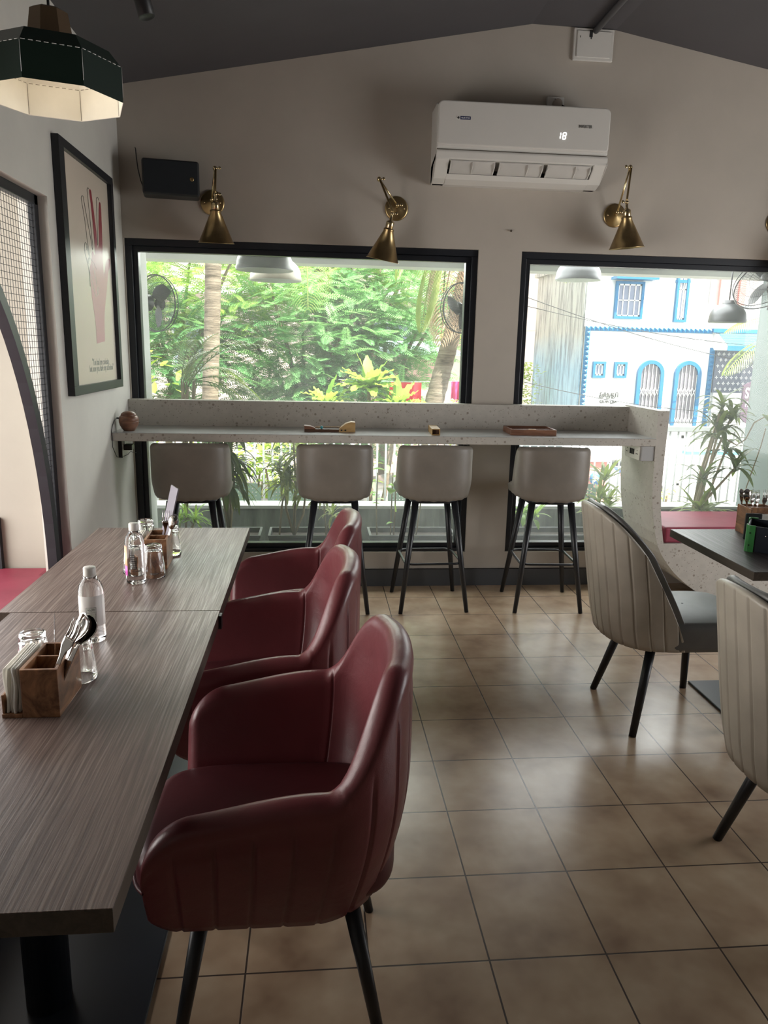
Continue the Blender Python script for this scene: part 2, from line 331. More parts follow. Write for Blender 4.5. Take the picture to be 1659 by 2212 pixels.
def shell(P,L,h,bot,T,warp,seam=0,seam_off=.04,seamd=.006,tipr=.1,tipt=.03,nz=14,both=False,seam_h=True,inner=(),botr=0):
    rows=[]; mid=L/2
    for (x,y,nx,ny,s) in P:
        d=min(s,L-s); H=h(x,y,s); B=bot(x,y,s)
        if d<tipr: H-= (H-B)*.42*(1-math.sqrt(max(0,1-((tipr-d)/tipr)**2)))
        if d<botr: B+= (H-B)*.30*(1-math.sqrt(max(0,1-((botr-d)/botr)**2)))
        tk=T*math.sqrt(max(.0,1-(max(0,tipt-d)/tipt)**2))*.98+.001
        r=tk/2; prof=[]
        for k in range(nz): 
            f=k/(nz-1); prof.append((0,B+(H-r-B)*f,True))
        for k in range(1,8):
            a=PI*k/8; prof.append((r-r*math.cos(a),H-r+r*math.sin(a),False))
        for k in range(nz):
            f=1-k/(nz-1); prof.append((tk,B+(H-r-B)*f,False))
        row=[]
        for off,z,outer in prof:
            e=off
            if outer and seam:
                u=(s-mid)/seam; u=abs(u-round(u))*seam
                fade=sm((H-r-seam_off-z)/.02) if seam_h else 1
                e+=seamd*math.exp(-(u/.0035)**2)*fade
                if seam_h: e+=seamd*.8*math.exp(-((H-r-seam_off-z)/.005)**2)
            for s0 in inner:
                if not outer: e-=(.0045 if abs(z-H)>r*.6 else .002)*math.exp(-((min(s,L-s)-s0)/.0032)**2)
            row.append(warp(x-nx*e,y-ny*e,z))
        rows.append(row)
    m=MB(); n=len(rows[0])
    m.grid(rows,True)
    m.add(rows[0],[tuple(range(n))]); m.add(rows[-1],[tuple(range(n))])
    return m
def sup(a,b,cx,cy,n=48,p=4,fr=None):
    o=[]
    for i in range(n):
        t=2*PI*i/n; c_,s_=math.cos(t),math.sin(t)
        o.append((cx+a*math.copysign(abs(c_)**(2/p),c_),cy+b*math.copysign(abs(s_)**(2/p),s_)))
    return o
def pad(out,z0,z1,r,puff=0,seg=5,rb=None):
    n=len(out); nr=[]
    for i in range(n):
        a,b=out[i-1],out[(i+1)%n]; dx,dy=b[0]-a[0],b[1]-a[1]; l=math.hypot(dx,dy) or 1; nr.append((dy/l,-dx/l))
    rb=r if rb is None else rb; rings=[]
    for k in range(seg+1):
        a=PI/2*k/seg; rings.append((rb*(1-math.sin(a)),z0+rb*(1-math.cos(a))))
    for k in range(seg+1):
        a=PI/2*k/seg; rings.append((r*(1-math.cos(a)),z1-r+r*math.sin(a)))
    rows=[[(x-nx*i,y-ny*i,z) for (x,y),(nx,ny) in zip(out,nr)] for i,z in rings]
    cx=sum(p[0] for p in out)/n; cy=sum(p[1] for p in out)/n
    base=rows[-1]
    for f in (.8,.6,.4,.2,.02): rows.append([(cx+(x-cx)*f,cy+(y-cy)*f,z+puff*(1-f*f)) for x,y,z in base])
    b0=rows[0]; lo=[[(cx+(x-cx)*f,cy+(y-cy)*f,z) for x,y,z in b0] for f in (.02,.5)]
    m=MB(); m.grid(lo+rows,True); return m
def leg(p0,p1,r0,r1,foot=True):
    m=MB(); p0,p1=V(p0),V(p1); m.tube([p0,p1],[r0,r1],14); return m
# ------------------------------------------------------------------ maroon armchairs (local: faces +x)
def red_chair(loc,rz,label):
    t=thing('armchair',label,'chair',loc,rz,'maroon armchairs at the long table')
    xf,xs,xr,w=.264,-.085,-.285,.315
    P,L=path(xf,xs,xr,w,300,2.25)
    def h(x,y,s):
        a=math.degrees(math.asin(min(1,max(0,(xs-x)/(xs-xr))))) if x<xs else 0
        base=.635+.05*sm((xf-x)/(xf-xs))
        return base+(.888-.685)*sm((a-2)/62)+.012*sm((a-60)/30)
    def warp(x,y,z):
        q=min(1,max(0,(z-.335)/.33)); f=.69+.31*math.sin(q*PI/2); fx=.90+.10*math.sin(q*PI/2)
        g=.985 if z<.7 else .985-.35*max(0,z-.72)**1.3*(1 if x<xs else 0)
        return (xf+(x-xf)*fx, y*f*g, z)
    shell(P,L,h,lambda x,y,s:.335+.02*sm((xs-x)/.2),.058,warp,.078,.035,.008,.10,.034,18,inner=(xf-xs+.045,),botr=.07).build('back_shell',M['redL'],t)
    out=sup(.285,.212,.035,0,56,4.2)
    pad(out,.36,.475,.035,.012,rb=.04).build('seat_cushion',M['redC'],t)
    pp=[q for q in sup(.288,.212,.035,0,64,4.2) if q[0]>.12]; pp.sort(key=lambda q:math.atan2(q[1],q[0]-.045)); m=MB(); pts=[(x,y,.398) for x,y in pp]
    m.tube(pts,.005,6,cap=False); m.build('piping',M['redC'],t)
    pad(sup(.235,.165,0,0,40,4),.34,.372,.01).build('seat_base',M['redL'],t)
    for a,b in ((1,1),(1,-1),(-1,1),(-1,-1)):
        leg((a*.16+.01,b*.16,.33),(a*.225+.005,b*.215,0),.019,.012).build('leg',M['black'],t)
    return t
rc=red_chair((-.068,1.565,0),PI,'maroon leather armchair nearest the camera, at the near long table')
dup(rc,(-.145,2.225,0),PI+.02,'maroon leather armchair in the middle of the row of three')
dup(rc,(-.103,2.815,0),PI-.03,'maroon leather armchair nearest the windows, at the far long table')
# ------------------------------------------------------------------ greige dining chairs (face +x)
def gray_chair(loc,label):
    t=thing('dining_chair',label,'chair',loc,0,'greige dining chairs')
    xf,xs,xr,w=-.05,-.17,-.325,.237
    lean=lambda z:-.068*max(-.3,(z-.48)/.42)
    def h0(x): 
        a=math.asin(min(1,max(0,(xs-x)/(xs-xr)))) if x<xs else 0
        return .415+.325*(min(1,max(0,(xf-x)/(xf-xs)))**.9)+.185*math.sin(a)**.8
    P,L=path(xf,xs,xr,w,280,2.3)
    wz=lambda x,y,z:(x+lean(z)+.03*max(0,.45-z)*3*(1 if x<xs else .3), y*(.93+.07*min(1,max(0,(z-.36)/.2)))*(1-.10*max(0,z-.6)), z)
    bot=lambda x,y,s:.372-.012*sm((x-xr)/(xf-xr))
    shell(P,L,lambda x,y,s:h0(x),bot,.028,wz,.060,.03,.006,.02,.012,18,seam_h=False).build('back_shell',M['grayL'],t)
    P2,L2=path(xf+.034,xs+.01,xr+.026,w-.024,120,2.3)
    shell(P2,L2,lambda x,y,s:h0(x-.034*(1-abs(y)/w*.0))+.004,lambda x,y,s:.40,.026,wz,0,tipr=.02,tipt=.012,nz=14).build('back_pad',M['grayD'],t)
    pad(sup(.25,.225,.055,0,56,4.5),.352,.478,.03,.012).build('seat',M['grayD'],t)
    for (a,b),(c_,d) in (((.175,.15),(.218,.212)),((-.13,.14),(-.212,.22))):
        for q in (1,-1): leg((a,q*b,.36),(c_,q*d,0),.02,.0145).build('leg',M['black'],t)
    return t
gc=gray_chair((1.5,2.89,0),'greige channel-back dining chair on black legs beside the curved terrazzo panel')
dup(gc,(1.505,1.80,0),0,'greige channel-back dining chair nearest the camera, cut by the picture edge')
# ------------------------------------------------------------------ bar stools (local faces +x)
def stool(loc,rz,label):
    t=thing('bar_stool',label,'stool',loc,rz,'taupe bar stools at the window counter')
    xf,xs,xr,w=.13,-.04,-.205,.222
    P,L=path(xf,xs,xr,w,130,2.7)
    def h(x,y,s):
        k=abs(y)/w
        return .745+.03*sm((xf-x)/.2)+(.205)*sm((xs+.03-x)/.085)+.012*(1-k*k)
    wz=lambda x,y,z:(x*(.92+.08*math.sin(min(1,max(0,(z-.66)/.14))*PI/2)), y*(.90+.10*math.sin(min(1,max(0,(z-.66)/.13))*PI/2)), z)
    bot=lambda x,y,s:.668+.018*(abs(y)/w)**3+.002*math.sin(s*70)+.0015*math.sin(s*131)
    shell(P,L,h,bot,.055,wz,0,tipr=.06,tipt=.03,nz=14).build('backrest',M['stoolL'],t)
    pad(sup(.185,.18,.03,0,48,4),.66,.755,.035,.01).build('seat',M['stoolL'],t)
    pad(sup(.14,.14,.0,0,32,4),.645,.668,.006).build('seat_plate',M['black'],t)
    for a in (1,-1):
        for b in (1,-1): leg((a*.115-.005,b*.115,.655),(a*.2,b*.198,0),.021,.0125).build('leg',M['black'],t)
    q=.158; pts=[]
    for cx,cy,a0 in ((q-.04,q-.04,0),(-q+.04,q-.04,90),(-q+.04,-q+.04,180),(q-.04,-q+.04,270)):
        for k in range(6):
            a=math.radians(a0+18*k); pts.append((cx+.05*math.cos(a),cy+.05*math.sin(a),.29))
    pts.append(pts[0]); MB().tube(pts,.0075,8,cap=False).build('foot_ring',M['black'],t)
    return t
SL=['taupe bar stool at the left end of the counter, beside the left wall','taupe bar stool second from the left wall, below the toy launcher on the counter','taupe bar stool left of the window pier, below the small open box on the counter','taupe bar stool at the right, below the divided wooden tray on the counter']
st=stool((.695,4.34,0),PI/2+.03,SL[2])
dup(st,(-.695,4.33,0),PI/2+.015,SL[0]); dup(st,(.118,4.335,0),PI/2-.03,SL[1]); dup(st,(1.393,4.315,0),PI/2-.05,SL[3])
# ------------------------------------------------------------------ tables
def table(name,label,x0,x1,y0,y1,z1,th,mat,col,plate,clamp=False,cr=.05):
    cx,cy=(x0+x1)/2,(y0+y1)/2; t=thing(name,label,'table',(cx,cy,0))
    a,b=(x1-x0)/2,(y1-y0)/2
    MB().box(-a,a,-b,b,z1-th,z1-.0012).build('table_edge',M['edge'],t,bev=.0015)
    MB().box(-a+.0004,a-.0004,-b+.0004,b-.0004,z1-.0012,z1).build('tabletop',mat,t)
    (px,py),(hx,hy)=col,plate
    MB().tube([(px,py,.012),(px,py,z1-th)],cr,24).build('column',M['base_black'],t)
    MB().box(px-hx,px+hx,py-hy,py+hy,0,.012).build('base_plate',M['base_black'],t,bev=.004)
    MB().box(px-.12,px+.12,py-.2,py+.2,z1-th-.006,z1-th).build('top_plate',M['base_black'],t)
    if clamp: MB().box(a-.002,a+.008,b-.035,b-.008,z1-.045,z1-.004).build('connector_clip',M['blackp'],t)
    return t
table('dining_table','near grey brown wood table, closest to the camera, with cutlery box and bottle',-.875,-.279,.928,2.136,.75,.04,M['lam'],(-.04,0),(.235,.41),True)
table('dining_table','far grey brown wood table standing end to end with the near one, by the windows',-.912,-.279,2.140,3.18,.75,.04,M['lam'],(.0,.0),(.2,.37))
table('dining_table','dark oak table at the right edge holding a green cornered caddy',1.60,2.45,2.487,3.15,.75,.034,M['lamd'],(.0,.13),(.26,.2),cr=.035)
# ------------------------------------------------------------------ cutlery, glasses, bottles, boxes
def ribbon(pts,ws,th=.0016,cup=0):
    # pts: (x,z) side curve in the local XZ plane, ws half widths along local Y
    rows=[]
    for (x,z),w in zip(pts,ws):
        r=[]
        for k in range(-4,5):
            u=k/4; r.append((x+cup*(1-u*u)*(1 if w>.008 else 0)*w*8,u*w,z))
        r+=[(p[0]+th,p[1],p[2]) for p in r[::-1]]
        rows.append(r)
    m=MB(); n=len(rows[0]); m.grid(rows,True); m.add(rows[0],[tuple(range(n))]); m.add(rows[-1],[tuple(range(n))]); return m
def spoon_mb():
    z=[0,.02,.06,.10,.118,.126,.134,.143,.152,.161,.168,.173,.1755]; w=[.0075,.0075,.0055,.004,.0042,.0085,.0135,.0172,.0185,.0172,.0135,.008,.002]
    x=[0,.0,.001,.003,.004,.003,.001,-.001,-.002,-.001,.001,.003,.004]
    return ribbon(list(zip(x,z)),w,.0015,-.055)
def fork_mb():
    z=[0,.02,.06,.10,.112,.120,.128,.136]; w=[.0075,.0075,.0055,.004,.0065,.0105,.0118,.012]; x=[0,0,.001,.003,.004,.003,.001,0]
    m=ribbon(list(zip(x,z)),w,.0015)
    for k in range(4):
        y=-.0105+.007*k; m.tube([(.0007,y,.134),(-.001,y,.15),(.002,y,.172)],[.0018,.0017,.0009],6)
    return m
def knife_mb():
    m=MB(); m.box(-.0012,.0012,-.008,.008,0,.09); m.prism([(-.008,.09),(.009,.09),(.0095,.17),(.004,.19),(-.006,.195)],lambda u,v,q:(q,u,v),-.0006,.0006); return m
SC=1.0
def put(mb,name,label,cat,base,tip,spin=0,group=None,mat='steel'):
    base,tip=V(base),V(tip); q=V((0,0,1)).rotation_difference((tip-base).normalized())@Quaternion((0,0,1),spin)
    o=mb.build(name,M[mat]); o.location=base; o.rotation_mode='QUATERNION'; o.rotation_quaternion=q; o.scale=(SC,)*3; return tag(o,label,cat,group)
def tumbler(loc,label,group):
    m=MB(); n=60; H=.118
    prof=[(.0372,0),(.0372,.002),(.0358,.028),(.0348,.045),(.0352,.048),(.0335,.06),(.0305,.095),(.0295,.108),(.0285,.115),(.026,.118)]
    rows=[]
    for r,z in prof:
        row=[]
        for j in range(n):
            a=2*PI*j/n; fl=(.0011*abs(math.sin(a*5)) if .047<z<.112 else 0)
            row.append(((r-fl)*math.cos(a),(r-fl)*math.sin(a),z))
        rows.append(row)
    for r,z in ((.018,.1165),(.001,.1165)): rows.append([(r*math.cos(2*PI*j/n),r*math.sin(2*PI*j/n),z) for j in range(n)])
    inn=[(.0355,.0),(.0345,.02),(.0332,.045),(.0305,.062),(.0275,.09),(.024,.103),(.012,.106),(.001,.106)]
    low=[[(r*math.cos(2*PI*j/n),r*math.sin(2*PI*j/n),z) for j in range(n)] for r,z in inn[::-1]]
    m.grid(low+rows,True)
    o=m.build('water_glass',M['glass']); o.location=loc; o.scale=(1,1,.93); o.rotation_euler=(0,0,loc[0]*7); return tag(o,label,'glass',group)
TG='upturned water glasses on the dining tables'
tumbler((-.652,1.70,.75),'upturned clear water glass behind the near cutlery box, beside the napkins',TG)
tumbler((-.545,1.685,.75),'upturned clear water glass to the right of the near cutlery box, under the spoons',TG)
tumbler((-.54,2.487,.75),'upturned clear water glass in front of the far cutlery box, right of the bottle with a pink label',TG)
tumbler((-.617,2.535,.75),'upturned clear water glass half hidden behind the bottle with a pink label',TG)
tumbler((-.645,2.86,.75),'upturned clear water glass behind the far cutlery box, nearer the left wall',TG)
tumbler((-.535,2.765,.75),'upturned clear water glass behind the spoon at the far right of the far cutlery box',TG)
tumbler((1.99,2.955,.75),'upturned clear water glass on the dark table between cutlery box and green cornered caddy',None)
def bottle(loc,label,rz):
    t=thing('water_bottle',label,'bottle',loc,rz,None)
    k=[(.001,.004),(.018,.002),(.0285,.0),(.031,.006),(.0315,.02),(.031,.03),(.0315,.045),(.0315,.125),(.031,.14),(.027,.155),(.019,.167),(.0135,.173),(.0135,.184),(.001,.184)]
    MB().lathe(k,40).build('bottle_body',M['water'],t)
    MB().lathe([(.0175,.1725),(.0178,.1745),(.0175,.1755),(.0138,.1755)],32).build('neck_ring',M['pet'],t)
    cp=[(.001,.1765),(.0158,.1765),(.0160,.179),(.0158,.197),(.0145,.1995),(.001,.2)]
    MB().lathe(cp,40).build('cap',M['whitep'],t); return t
def wrap(name,mat,t,r,a0,a1,z0,z1,n=24):
    rows=[[(r*math.cos(math.radians(a0+(a1-a0)*i/n)),r*math.sin(math.radians(a0+(a1-a0)*i/n)),z) for i in range(n+1)] for z in (z0,z1)]
    r2=[[(q[0]*1.004,q[1]*1.004,q[2]) for q in row] for row in rows]
    m=MB(); m.grid([rows[0],r2[0],r2[1],rows[1]]); return m.build(name,mat,t)
def lab(name,col,al):
    n=N(name); p=n.n('ShaderNodeBsdfPrincipled'); p.inputs['Base Color'].default_value=(*col,1); p.inputs['Roughness'].default_value=.5; p.inputs['Alpha'].default_value=al
    n.l(p.outputs[0],n.o.inputs[0]); return n.m
M['lab_w']=lab('frosted_label',(.80,.78,.76),.72); M['lab_o']=lab('peach_label',(.80,.42,.25),.9); M['lab_m']=lab('magenta_label',(.75,.12,.55),.9); M['lab_t']=lab('pale_label',(.7,.71,.66),.85); M['lab_i']=lab('label_ink',(.02,.02,.03),.85)
b=bottle((-.582,1.925,.75),'water bottle with white cap and frosted white label on the near table',0)
wrap('label',M['lab_w'],b,.0318,-165,40,.045,.128)
wrap('label_panel',M['lab_t'],b,.0321,-100,-55,.052,.098)
m=MB(); 
for z in (.098,.0845,.052): m.tube([(.0323*math.cos(math.radians(q)),.0323*math.sin(math.radians(q)),z) for q in range(-100,-54,5)],.0003,4)
for q in (-100,-55): m.tube([(.0323*math.cos(math.radians(q)),.0323*math.sin(math.radians(q)),z) for z in (.052,.098)],.0003,4)
pts=[]
for i in range(60):
    f=i/59; q=math.radians(-93+32*f); z=.091+.0025*math.sin(f*34)*(1 if f<.75 else .6)+.0014*math.sin(f*11)+.002*f
    pts.append((.0323*math.cos(q),.0323*math.sin(q),z))
m.tube(pts,.00035,4)
for i in range(7): m.tube([(.0323*math.cos(math.radians(q)),.0323*math.sin(math.radians(q)),.079-.0036*i) for q in (-94,-85,-76,-68)],.00022,4)
for i in range(9): m.box(.0,.0003,-.0008,.0008,.056+.003*i,.0575+.003*i,0,Matrix.Rotation(math.radians(-60),4,'Z')@Matrix.Translation((.0322,0,0)))
m.build('label_print',M['lab_i'],b)
b=bottle((-.584,2.42,.75),'water bottle with white cap and peach and pink label on the far table',0)
wrap('label',M['lab_o'],b,.0318,-172,-128,.035,.128); wrap('label_spot',M['lab_m'],b,.0321,-165,-128,.028,.062)
m=MB()
for i in range(9):
    q0=-108+((i*37)%9); q1=q0+30+((i*23)%22)
    m.tube([(.0319*math.cos(math.radians(q)),.0319*math.sin(math.radians(q)),.100-.0068*i) for q in range(int(q0),int(q1),4)],.0011 if i in (1,3) else .0007,4)
m.build('label_print',M['lab_i'],b)
# ---- cutlery boxes
def caddy(loc,rz,label,w=.075,d=.15,h=.107,slot=-1):
    t=thing('cutlery_box',label,'cutlery box',loc,rz); e=.007; m=MB()
    m.box(-w/2,w/2,-d/2,-d/2+e,.0,h); m.box(-w/2,w/2,d/2-e,d/2,.0,h)
    m.box(-w/2,-w/2+e,-d/2+e,d/2-e,.0,h); m.box(w/2-e,w/2,-d/2+e,d/2-e,.0,h); m.box(-w/2+e,w/2-e,-d/2+e,d/2-e,0,.008)
    m.build('box_body',M['walnut'],t,bev=.0012)
    MB().box(-w/2+e,w/2-e,.005,.011,.008,h-.004).build('divider',M['walnut'],t)
    k=.042
    m=MB()
    x0,x1=((-w/2-k,-w/2) if slot<0 else (w/2,w/2+k))
    m.box(x0,x1,-d/2,d/2,0,.009); m.build('napkin_shelf',M['walnut'],t,bev=.001)
    m=MB(); xx=x0 if slot<0 else x1-.005
    m.box(xx,xx+.005,-d/2+.004,d/2-.004,.009,.05); m.build('napkin_rail',M['walnut'],t,bev=.001)
    return t
def napkins(loc,rz,n,label,group,w=.14,h=.098,lean=.0,sgn=1):
    rnd=random.Random(5); src=None
    for i in range(n):
        rows=[]
        for a in range(9):
            z=h*a/8; row=[]
            for k in range(11):
                y=-w/2+w*k/10; row.append((.0022*math.sin(z*60+i*1.3)*(1 if k<5 else .5)+lean*z,y,z))
            row+= [(p[0]+.0045,p[1],p[2]) for p in row[::-1]]; rows.append(row)
        m=MB(); m.grid(rows,True,True); nn=len(rows[0]); m.add(rows[-1],[tuple(range(nn))],True); m.add(rows[0],[tuple(range(nn))],True)
        o=m.build('napkin',M['paper']); q=Matrix.Rotation(rz,3,'Z')@V((.0062*i*sgn,rnd.uniform(-.003,.003),0))
        o.location=V(loc)+q; o.rotation_euler=(0,0,rz+rnd.uniform(-.02,.02)); tag(o,label,'napkin',group)
caddy((-.5675,1.568,.75),0,'acacia wood cutlery box with napkins at its side on the near table')
napkins((-.6395,1.568,.7592),0,5,'folded white paper napkin standing beside the near acacia cutlery box','napkins in the near cutlery box')
caddy((-.552,2.635,.75),.05,'acacia wood cutlery box between upturned glasses on the far table')
napkins((-.622,2.635,.7592),.05,3,'folded white paper napkin beside the far cutlery box','napkins in the far cutlery box')
SC=1.2
put(fork_mb(),'fork','steel fork leaning out of the near acacia cutlery box','fork',(-.574,1.508,.765),(-.496,1.528,.94),PI/2+2.6)
put(spoon_mb(),'spoon','steel spoon leaning out of the near cutlery box, bowl against the bottle','spoon',(-.562,1.525,.762),(-.470,1.565,.95),PI/2+2.75,'spoons in the near cutlery box')
put(spoon_mb(),'spoon','steel spoon in the near cutlery box, directly behind the fork','spoon',(-.566,1.54,.762),(-.484,1.56,.95),PI/2+2.4,'spoons in the near cutlery box')
SC=.92
put(knife_mb(),'table_knife','steel table knife with dark tip in the near cutlery box','knife',(-.575,1.60,.76),(-.568,1.612,.93),.4)
SC=1.05
put(spoon_mb(),'spoon','steel spoon leaning right out of the far cutlery box','spoon',(-.548,2.60,.76),(-.495,2.645,.925),PI/2-.5)
put(fork_mb(),'fork','steel fork behind the menu card in the far cutlery box','fork',(-.54,2.67,.76),(-.528,2.66,.92),PI/2)
t=thing('menu_card','pale violet acrylic menu card standing tilted in the far cutlery box','menu card',(-.550,2.672,.79),0,None,(0,math.radians(14),math.radians(25)))
MB().box(-.0025,.0025,-.045,.045,.0,.235).build('card',plain('lilac_acrylic',sr(128,124,134),.25),t,bev=.001)
MB().box(.0026,.003,-.043,.043,.04,.12).build('lower_panel',plain('violet_print',sr(110,92,128),.3),t)
# right table: box, cutlery, caddy
t=thing('cutlery_box','dark wood cutlery box with forks and spoons on the dark table by the right window','cutlery box',(1.955,3.085,.75),-.05)
e=.007; m=MB(); w,d,h=.125,.085,.122
m.box(-w/2,w/2,-d/2,-d/2+e,0.03,h); m.box(-w/2,w/2,d/2-e,d/2,.0,h); m.box(-w/2,-w/2+e,-d/2-.03,d/2,.0,h); m.box(w/2-e,w/2,-d/2,d/2,.0,h); m.box(-w/2,w/2,-d/2-.03,d/2-e,0,.01)
m.build('box_body',M['walnut'],t,bev=.001); MB().box(-w/2+e,w/2-e,-.004,.002,.01,h-.004).build('divider',M['walnut'],t)
napkins((1.963,3.024,.7605),-.05+PI/2,3,'folded white napkin in the front slot of the right hand cutlery box','napkins in the dark table cutlery box',.1,.085)
put(spoon_mb(),'spoon','tarnished looking steel spoon at the left of the dark table cutlery box, bowl facing out','spoon',(1.93,3.09,.762),(1.912,3.105,.95),PI/2)
put(spoon_mb(),'spoon','steel spoon nested behind the other spoon in the dark table cutlery box','spoon',(1.925,3.105,.762),(1.893,3.115,.94),PI/2+.5)
put(fork_mb(),'fork','steel fork tilting left at the middle of the dark table cutlery box','fork',(1.985,3.09,.762),(1.955,3.10,.955),PI/2+.3)
put(fork_mb(),'fork','steel fork behind the left tilting fork in the dark table cutlery box','fork',(1.978,3.108,.762),(1.942,3.118,.95),PI/2+.3)
put(fork_mb(),'fork','steel fork standing upright at the right of the dark table cutlery box','fork',(2.0,3.095,.762),(2.003,3.105,.955),PI/2)
CX,CY=1.90,2.765
M['bgreen']=plain('bright_green_plastic',sr(62,136,72),.35); M['cblack']=plain('blue_black_board',sr(34,40,50),.4)
t=thing('condiment_caddy','black condiment caddy with bright green corners and handle slot on the dark table','caddy',(CX,CY,.75),-.6)
m=MB(); a,b_,h,e=.145,.085,.105,.006
sl=[(.055*math.copysign(abs(math.cos(q))**.6,math.cos(q)),.062+.02*math.copysign(abs(math.sin(q))**.6,math.sin(q))) for q in [2*PI*i/24 for i in range(24)]]
m.box(-a,a,b_-e,b_,.004,h); m.box(-a,-a+e,-b_+e,b_-e,.004,h); m.box(a-e,a,-b_+e,b_-e,.004,h); m.box(-a,a,-b_,b_,.0,.006); m.box(-a,a,-b_,-b_+e,.004,h)
m.build('tray_body',M['cblack'],t,bev=.002)
MB().prism([(u-.0,v) for u,v in sl],lambda u,v,q:(u,q,v),-b_-.0012,-b_+.001).build('handle_slot',M['dark'],t)
for i,j in ((-1,-1),(1,-1),(-1,1),(1,1)):
    m=MB(); pts=[]; cx,cy=i*(a-.012),j*(b_-.012)
    for k in range(7):
        g=PI/2*k/6; pts.append((cx+i*.0165*math.cos(g),cy+j*.0165*math.sin(g)))
    pts=[(i*(a+.0045),cy-j*.018)]+pts+[(cx-i*.018,j*(b_+.0045))]
    pin=[(cx-i*.018,j*(b_+.0005))]+[(cx+i*.0125*math.cos(PI/2*k/6),cy+j*.0125*math.sin(PI/2*k/6)) for k in range(6,-1,-1)]+[(i*(a+.0005),cy-j*.018)]
    m.prism(pts+pin,lambda u,v,q:(u,v,q),0,h+.004); o=m.build('corner_guard',M['bgreen'],t); o['label']='bright green corner strip'
m=MB()
for z in (.028,.078): MB().lathe([(.003,0),(.003,.002),(.0005,.0025)],10,(-a+.012,-b_-.004,z),Matrix.Rotation(PI/2,3,'X')).build('screw_head',M['dark'],t)
m.lathe([(.0035,0),(.003,.0015),(.0005,.002)],10,(-.075,-b_-.0002,.07),Matrix.Rotation(PI/2,3,'X'))
m.build('screw_head',M['steel'],t)
for i,(x,y,c,l) in enumerate([(-.05,.01,sr(120,84,58),'brown capped sauce jar inside the green cornered caddy'),(.02,-.02,sr(96,40,34),'red brown sauce jar inside the green cornered caddy')]):
    p=Matrix.Rotation(-.6,3,'Z')@V((x,y,0)); j=thing('sauce_jar',l,'jar',(CX+p.x,CY+p.y,.7565))
    MB().lathe([(.001,0),(.022,0),(.024,.01),(.024,.07),(.018,.08),(.001,.08)],20).build('jar_body',plain('sauce%d'%i,c,.3),j)
    MB().lathe([(.02,.08),(.022,.082),(.022,.094),(.018,.097),(.001,.097)],20).build('lid',plain('lid%d'%i,c,.35),j)
o=MB().box(-.034,.034,-.007,.007,0,.114).build('card_stand',M['blackp'],None,bev=.004)
tag(o,'small black upright stand behind the green cornered caddy','stand')
o.location=(1.872,2.965,.75); o.rotation_euler=(0,0,-.15)
# ------------------------------------------------------------------ things on the counter
zc=1.0385
t=thing('wooden_jar','round turned wooden jar with lid at the left end of the counter','jar',(-1.035,4.305,zc))
MB().lathe([(.001,0),(.028,0),(.036,.008),(.049,.03),(.0535,.05),(.0535,.053),(.0525,.054)],40).build('jar_body',M['woodr'],t)
MB().lathe([(.0525,.0545),(.0535,.056),(.053,.066),(.050,.077),(.047,.081),(.044,.0825),(.042,.0835)],40).build('collar',M['woodr'],t)
MB().lathe([(.0425,.083),(.043,.085),(.040,.094),(.030,.103),(.015,.108),(.001,.109)],40).build('lid',M['woodr'],t)
m=MB(); m.tube([(-.0505,0,.068),(-.066,0,.069)],[.005,.004],8); m.build('plug_sleeve',M['blackp'],t)
pts=[(-1.101,4.305,1.107),(-1.1025,4.27,1.10),(-1.101,4.21,1.075),(-1.102,4.187,1.045),(-1.098,4.1835,1.01),(-1.1,4.187,.96),(-1.095,4.24,.90),(-1.09,4.30,.885),(-1.09,4.36,.886)]
o=MB().tube(pts,.002,6).build('power_cable',M['blackp']); tag(o,'thin black cable from the wooden jar down the wall under the counter','cable')
t=thing('wall_socket','black edged wall socket with a black adapter below the counter end','socket',(XL,4.42,.935))
MB().box(.0,.014,-.085,.085,-.045,.045).build('socket_plate',M['whitep'],t,bev=.002); MB().box(.0,.020,-.092,-.085,-.055,.05).build('plate_edge',M['blackp'],t)
MB().box(.014,.06,-.03,.03,-.02,.012).build('adapter',M['blackp'],t,bev=.003)
MB().tube([(.03,.03,-.005),(.035,.09,-.006),(.03,.15,-.01)],.004,6).build('adapter_cable',M['blackp'],t)
MB().tube([(.02,-.06,-.05),(.03,0,-.047),(.035,.04,-.035),(.04,.09,-.05),(.04,.16,-.06)],.0018,6).build('loose_cable',M['blackp'],t)
for y in (-.05,-.02): MB().box(.0135,.016,y,y+.008,.012,.042).build('rocker_switch',M['blackp'],t)
t=thing('socket_plate','cream socket plate with two outlets and switches under the right end of the counter','socket',(1.905,4.31,.95))
MB().box(-.007,0,-.105,.105,-.042,.042).build('plate',M['whitep'],t,bev=.002)
for s in (-1,1):
    m=MB()
    for y,z in ((.0,.012),(-.009,-.008),(.009,-.008)): m.lathe([(.0035,0),(.0035,.001),(.0002,.001)],10,(-.0072,s*.07+y,z),Matrix.Rotation(-PI/2,3,'Y'))
    m.build('socket_outlet',M['dark'],t)
for y in (-.022,0,.022): MB().box(-.010,-.007,y-.007,y+.007,-.016,.016).build('rocker_switch',M['dark'],t)
